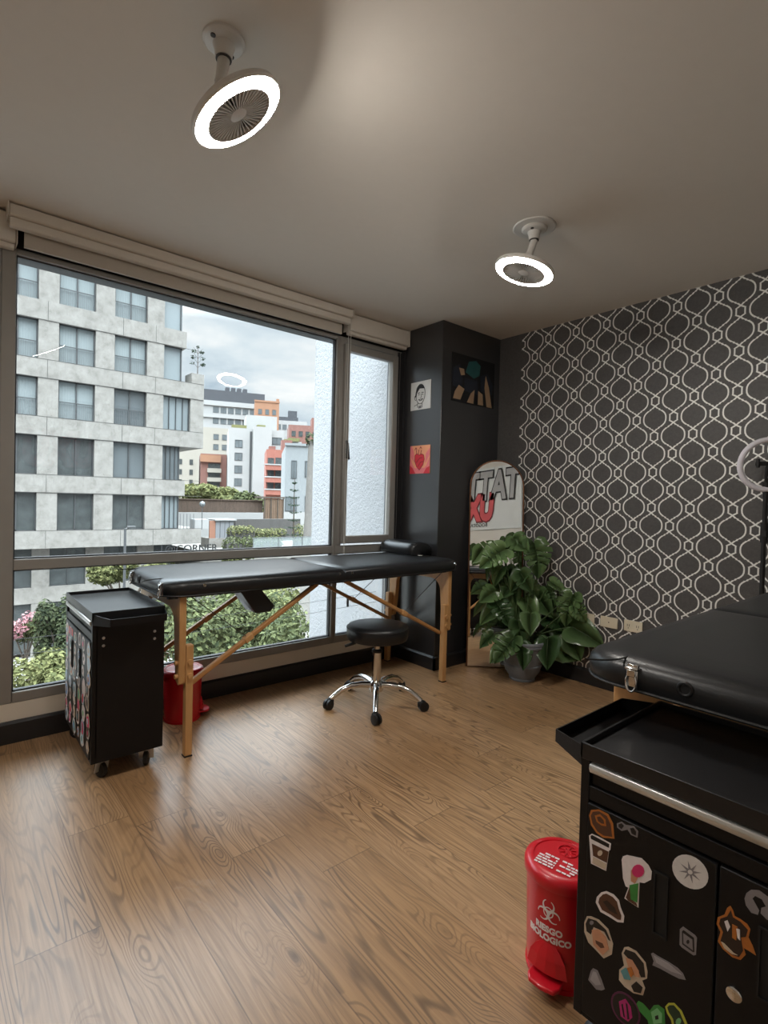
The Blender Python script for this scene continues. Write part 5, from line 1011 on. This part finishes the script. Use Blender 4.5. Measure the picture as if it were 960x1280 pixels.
bld('orange rooftop block on the hill', 85.9, 95.5, 174, 6, -8, 35.1, 'ext_orange', grid(86.6, 95, (30.7, 27.1), 3, 1.5, 1.9), 'ext_glass', [('parapet', 'ext_orange', [(85.7, 95.7, 173.8, 174.4, 35.1, 35.7), (94.4, 95.5, 174, 176, 35.1, 36.6)])])
bld('white stepped block right of the orange rooftop block', 101.4, 116, 188, 6, -8, 31.8, 'ext_white', grid(102, 115, (28.2,), 5, 1.9, 2), 'ext_glass', [('roof_terrace', 'ext_darkroof', [(101.4, 112, 189, 193, 31.8, 33.4), (107.5, 111.5, 189.5, 192, 33.4, 36)])])
bld('low terracotta block near the stucco wing wall', 74.6, 90, 130, 12, -8, 21.6, 'ext_brick', grid(75, 84, (18.4,), 4, 1.3, 1.5), 'ext_glass_dark', [('roof_blocks', 'ext_brick', [(82, 85, 131, 136, 21.6, 24)]), ('planting', 'leaf_hedge', [(74.4, 78, 129, 130, 17, 17.8)])])
bld('white terraces below the terracotta block', 62, 76, 126, 4, -8, 16.0, 'ext_white', grid(63, 74, (12.6, 14.2), 4, 1.4, .9), 'ext_glass', [('planting', 'leaf_hedge', [(63, 75, 125.4, 126, 16.0, 16.5)])])

# ---- terrace garden opposite
g = G(); g.box(13.75, 60, 32.2, 58, -8.4, -2.65); struct(g.build('terrace', 'concrete'), 'raised concrete terrace right of the concrete building', 'terrace')
def item(name, label, cat, boxes, m, group=None, bevel=0):
    x = sum(b[0]+b[1] for b in boxes)/2/len(boxes); y = min(b[2] for b in boxes); z = min(b[4] for b in boxes)
    g = G()
    for b in boxes: g.box(b[0]-x, b[1]-x, b[2]-y, b[3]-y, b[4]-z, b[5]-z)
    return tag(g.build(name, m, None, bevel=bevel, loc=(x, y, z)), label, cat, group)
item('brush_fence', 'brown brushwood fence along the garden wall', 'fence', [(13.5, 23.2, 45, 45.25, -1.0, .85), (13.5, 23.4, 44.9, 45.3, .82, .9)], 'brush_fence')
r = thing('plank_fence', (24.1, 44.5, -.85), 'upright timber plank fence screen right of the brushwood fence', 'fence')
part('planks', 'wood_fence', r, [(-1.0+.2*k, -.83+.2*k, 0, .06, 0, 1.9) for k in range(10)]); part('posts', 'bark', r, [(x, x+.09, -.06, 0, -.05, 2.0) for x in (-1.0, -.35, .35, .95)]); part('top_rail', 'bark', r, [(-1.9, 1.1, -.1, .15, 1.95, 2.1)])
item('garden_wall', 'low white garden wall under the brushwood fence', 'wall', [(14.0, 22.9, 44.2, 44.6, -2.65, -.25)], 'ext_white')
item('retaining_wall', 'dark grey retaining wall behind the hedges', 'wall', [(19.2, 25.5, 42, 42.4, -2.65, -.72)], 'concrete_dark')
r = thing('garden_shed', (16.3, 38, -2.65), 'small grey and orange garden shed on the terrace', 'shed')
part('orange_panel', 'shed_orange', r, [(-.95, -.5, 0, .1, .7, 2.0)]); part('grey_panels', 'shed_grey', r, [(-.48+.36*k, -.16+.36*k, 0, .08+.03*(k % 2), .7, 2.0) for k in range(4)]); part('roof', 'ext_white', r, [(-.6, 1.1, -.15, 1.6, 2.0, 2.1)]); part('plinth', 'concrete', r, [(-1.0, 1.0, -.1, 1.5, 0, .7)])
r = thing('glass_railing', (19.8, 32.55, -2.65), 'glass railing along the terrace edge in front of the hedges', 'railing')
part('pane', 'railing_glass', r, [(-3.6+1.9*k, -1.78+1.9*k, 0, .02, .05, 1.05) for k in range(5)]); part('posts', 'railing', r, [(-3.66+1.9*k, -3.62+1.9*k, -.01, .03, 0, 1.1) for k in range(6)]); part('top_rail', 'railing', r, [(-3.7, 6, -.015, .035, 1.06, 1.1)])

# ---- plants
def foliage(blobs, n, size, m, rnd, sq=1.0):
    g = G(); wsum = [b[3]*b[4]*b[5] for b in blobs]
    for _ in range(n):
        b = rnd.choices(blobs, wsum)[0]
        d = V((rnd.gauss(0, 1), rnd.gauss(0, 1), rnd.gauss(0, 1))).normalized(); k = rnd.uniform(.35, 1)**.5
        p = V((b[0]+d.x*b[3]*k, b[1]+d.y*b[4]*k, b[2]+d.z*b[5]*k))
        s = size*rnd.uniform(.6, 1.3); nrm = (d+V((rnd.uniform(-.8, .8), rnd.uniform(-.8, .8), rnd.uniform(-.2, .9)))).normalized()
        q = nrm.to_track_quat('Z', 'Y').to_matrix() @ Matrix.Rotation(rnd.uniform(0, 6.3), 3, 'Z')
        pts = [q @ V((u*s, v*s*.55, w*s)) for u, v, w in ((-1, 0, 0), (0, -1, .15), (1, 0, -.1), (0, 1, .15))]
        g.face([p+t for t in pts])
    return g
def tree(loc, blobs, n, size, m, label, seed, trunk=.12, group='trees outside the window', name='leafy_tree', extra=None):
    """blobs in local coordinates (x,y,z,rx,ry,rz)"""
    rnd = random.Random(seed); r = thing(name, loc, label, 'tree', group)
    foliage(blobs, n, size, m, rnd).build('crown', m, r)
    if extra: foliage(extra[0], extra[1], size*.7, extra[2], rnd).build('blossom', extra[2], r)
    g = G(); top = max(blobs, key=lambda b: b[3])
    g.tube([(0, 0, 0), (.1, .05, top[2]*.5), (top[0]*.3, top[1]*.3, top[2]*.85)], [trunk, trunk*.8, trunk*.6], 8)
    for b in blobs: g.tube([(top[0]*.25, top[1]*.25, min(top[2], b[2])*.7), ((top[0]*.25+b[0])/2, b[1]/2, b[2]*.85), (b[0], b[1], b[2])], [trunk*.5, trunk*.35, trunk*.15], 6)
    g.build('trunk', 'bark', r, smooth=60)
    return r
def cloud(w, d, h, zc, k, seed):
    q = random.Random(seed); return [(q.uniform(-w, w), q.uniform(-d, d), zc+q.uniform(-h, h)*.6, w*q.uniform(.4, .65), d*q.uniform(.4, .65), h*q.uniform(.45, .75)) for _ in range(k)]
G0 = -8.5
tree((6.6, 14.0, G0), cloud(1.9, 1.3, 1.3, 5.7, 15, 1), 11000, .085, 'leaf_mid', 'dense green tree filling the lower pane behind the massage table', 21, .16)
tree((9.0, 17.5, G0), cloud(1.5, 1.2, 1.2, 5.4, 10, 2), 5200, .09, 'leaf_bright', 'yellow-green tree right of the dense one, seen under the table', 22, .14)
tree((4.35, 10.4, G0), cloud(.8, .8, .8, 4.8, 7, 3), 3600, .07, 'leaf_dark', 'darker small tree left of the dense one behind the red bin', 23, .1)
tree((1.65, 16.5, G0), cloud(.85, .8, .95, 4.5, 9, 4), 4800, .075, 'leaf_bright', 'yellow-green tree at the lower left corner of the window', 24, .1)
tree((3.55, 22.0, G0), cloud(.62, .7, 1.35, 4.5, 9, 5), 4200, .085, 'leaf_dark', 'dark green tree beside the far trolley, before the concrete building', 25, .12)
tree((2.75, 25.2, G0), cloud(.6, .6, .6, 4.0, 6, 6), 700, .1, 'leaf_mid', 'pink blossoming tree at the left edge of the window', 26, .08, extra=(cloud(.7, .6, .55, 4.3, 7, 7), 700, 'leaf_pink'))
tree((6.7, 26.0, G0), cloud(1.15, .9, .65, 6.1, 9, 8), 3400, .1, 'leaf_bright', 'light green tree top showing above the table pad and below the street sign lettering', 27, .12)
tree((14.3, 31.4, G0), cloud(.9, .5, .35, 5.9, 6, 9), 700, .14, 'leaf_bright', 'low yellow-green shrub by the dark sign lettering', 28, .1)
tree((10.2, 31.5, G0), cloud(.8, .5, .4, 6.0, 5, 10), 500, .14, 'leaf_bright', 'small yellow-green tree left of the dark sign lettering', 29, .1)
tree((24.2, 60, G0), cloud(2.7, 1.6, 1.1, 9.8, 12, 11), 2400, .34, 'leaf_bright', 'broad green tree behind the brushwood fence', 30, .25)
tree((26.9, 54.2, G0), cloud(1.5, 1.2, 1.2, 9.3, 8, 12), 900, .3, 'leaf_mid', 'smaller loose tree right of the broad one behind the fence', 31, .2)
tree((22.4, 66, G0), cloud(1.6, 1.2, .9, 9.0, 6, 13), 900, .3, 'leaf_mid', 'green tree half hidden by the concrete building corner', 32, .2)
def hedge(loc, w, d, h, n, label, m='leaf_hedge', seed=1, size=.09):
    rnd = random.Random(seed); g = foliage([(-w/2+w*(k+.5)/4, 0, h/2, w/5, d/2, h/2) for k in range(4)], n, size, m, rnd)
    for k in range(4): pass
    r = thing('hedge', loc, label, 'hedge', 'terrace hedges'); g.build('leaves', m, r)
    g = G(); g.box(-w/2, w/2, -d*.3, d*.3, -.02, h*.55); g.build('soil_box', 'concrete_dark', r)
    return r
hedge((17.0, 36.2, -1.75), 1.9, 1.0, .85, 900, 'left clipped hedge on the terrace, by the shed', seed=41)
hedge((19.5, 36.5, -2.0), 2.4, 1.0, .85, 1200, 'middle clipped hedge on the terrace', seed=42)
hedge((22.5, 35.9, -2.6), 2.3, 1.2, 1.8, 1500, 'tall hedge nearest the stucco wing wall', seed=43)
hedge((17.2, 34.6, -2.65), 4.2, .9, 1.1, 1700, 'dark green planting behind the glass railing', 'leaf_mid', 44)
for dx in (0,):
    r = thing('norfolk_pine', (20.25, 34.3, -2.65), 'slender tiered pine in front of the blue-grey house', 'tree')
    g = G(); g.tube([(0, 0, 0), (0, 0, 5.3)], [.07, .02], 8); g.build('trunk', 'bark', r)
    rnd = random.Random(51); g = G()
    for t in range(8):
        z = 1.0+t*.55; R_ = .72*(1-t/9.5)
        for k in range(6):
            a = k*PI/3+t*.5; e = V((math.cos(a)*R_, math.sin(a)*R_, z+.10))
            for s in range(9):
                p = V((0, 0, z)).lerp(e, (s+1)/9)
                g.face([p+V((rnd.uniform(-.1, .1), rnd.uniform(-.1, .1), rnd.uniform(-.05, .12))) for _ in range(3)])
    g.build('branches', 'leaf_pine', r)
r = thing('bare_trunk_tree', (20.75, 33.0, -2.65), 'tall tree with a thick pale trunk beside the stucco wing wall', 'tree')
g = G(); g.tube([(-.15, 0, 0), (-.05, 0, 2.6), (.0, 0, 5), (.05, 0, 8.0)], [.3, .27, .25, .2], 12); g.tube([(.0, 0, 6.6), (.5, 0, 7.8)], [.14, .1], 8); g.build('trunk', 'trunk_pale', r, smooth=60)
foliage([(.0, 0, 8.1, .42, .4, .5), (.35, 0, 7.6, .3, .3, .5)], 160, .13, 'leaf_dark', random.Random(52)).build('crown', 'leaf_dark', r)
r = thing('rooftop_sapling', (13.32, FY+.4, 9.255), 'young tree in the concrete building\'s rooftop planter', 'tree')
g = G(); g.tube([(0, 0, 0), (0, 0, 1.9)], [.03, .012], 6)
for s in (-1, 1):
    for z in (.5, .8, 1.1, 1.4): g.tube([(0, 0, z), (s*(.52-.2*z/1.4), 0, z+.42)], [.014, .006], 5)
g.build('trunk', 'bark', r)
foliage([(s*(.42-.12*z), 0, z+.35, .17, .15, .12) for s in (-1, 1) for z in (.4, .8, 1.2)]+[(0, 0, 1.9, .1, .1, .12)], 170, .07, 'leaf_pine', random.Random(53)).build('leaves', 'leaf_pine', r)
r = thing('street_lamp', (5.05, 20, G0), 'grey street lamp post standing before the concrete building', 'street lamp')
g = G(); g.tube([(0, 0, 0), (0, 0, 8.45)], [.06, .04], 10); g.build('pole', 'lamp_post', r); g = G(); g.tube([(0, 0, 8.42), (.16, 0, 8.5)], .028, 8); g.box(.06, .34, -.05, .05, 8.47, 8.53); g.build('lamp_head', 'lamp_post', r, bevel=.01)
r = thing('globe_lamp', (13.3, 34.2, -1.05), 'small globe lamp at the concrete building\'s terrace planter', 'lamp')
g = G(); g.tube([(0, 0, 0), (0, 0, 1.5)], .025, 8); g.build('pole', 'lamp_post', r); g = G(); g.lathe([(.01, 1.48), (.12, 1.52), (.19, 1.66), (.15, 1.8), (.01, 1.87)], None, 16); g.build('globe', 'railing', r, smooth=60)
# guard wires just outside the lower panes
r = thing('guard_wires', (1.2, 3.22, .30), 'thin grey guard wires stretched outside the lower window panes', 'wires')
for z in (.06, .14):
    g = G(); g.tube([(-1.7+3.2*k/12, 0, z-.04*math.sin(PI*k/12)) for k in range(13)], .0014, 6); g.build('wire', 'wire', r)

# ================================================================ SKY
w = bpy.data.worlds.new('sky'); bpy.context.scene.world = w; w.use_nodes = True; nt = w.node_tree; nt.nodes.clear()
out = nt.nodes.new('ShaderNodeOutputWorld'); bgn = nt.nodes.new('ShaderNodeBackground'); L(nt, bgn.outputs[0], out.inputs[0])
tc = nt.nodes.new('ShaderNodeTexCoord'); sp = nt.nodes.new('ShaderNodeSeparateXYZ'); L(nt, tc.outputs['Generated'], sp.inputs[0])
mp = nt.nodes.new('ShaderNodeMapping'); mp.inputs['Scale'].default_value = (1, 1, 2.6); L(nt, tc.outputs['Generated'], mp.inputs[0])
f1 = noise(nt, mp.outputs[0], 3.1, 6, .55, .3)
cl = ramp(nt, f1, [(.36, srgb(*SKY_A)), (.50, srgb(*SKY_B)), (.62, srgb(*SKY_C))])
el = nt.nodes.new('ShaderNodeMapRange'); el.inputs[1].default_value = .3; el.inputs[2].default_value = 1.0; el.inputs[3].default_value = 1.0; el.inputs[4].default_value = ZENITH
L(nt, sp.outputs[2], el.inputs[0])
L(nt, cl, bgn.inputs[0]); L(nt, mth(nt, 'MULTIPLY', el.outputs[0], SKY), bgn.inputs[1])

# ================================================================ CAMERA
cam = bpy.data.objects.new('camera', bpy.data.cameras.new('camera')); C.objects.link(cam)
cam.data.sensor_fit = 'AUTO'; cam.data.sensor_width = 36; cam.data.lens = 18.6025; cam.data.clip_start = .02; cam.data.clip_end = 1000
R_ = Matrix(((0.763674, -0.645088, 0.025761), (-0.005794, 0.033052, 0.999437), (0.645576, 0.763393, -0.021504)))
R_[2] = -R_[2]
m = R_.transposed().to_4x4(); m.translation = (0, 0, 1.1602); cam.matrix_world = m
sc = bpy.context.scene; sc.camera = cam
sc.view_settings.view_transform = 'Standard'; sc.view_settings.look = 'None'; sc.view_settings.exposure = EXPO; sc.view_settings.gamma = 1; sc.view_settings.use_curve_mapping = False
sc.cycles.max_bounces = 10; sc.cycles.diffuse_bounces = 6; sc.cycles.glossy_bounces = 5; sc.cycles.transparent_max_bounces = 16; sc.cycles.sample_clamp_indirect = 6
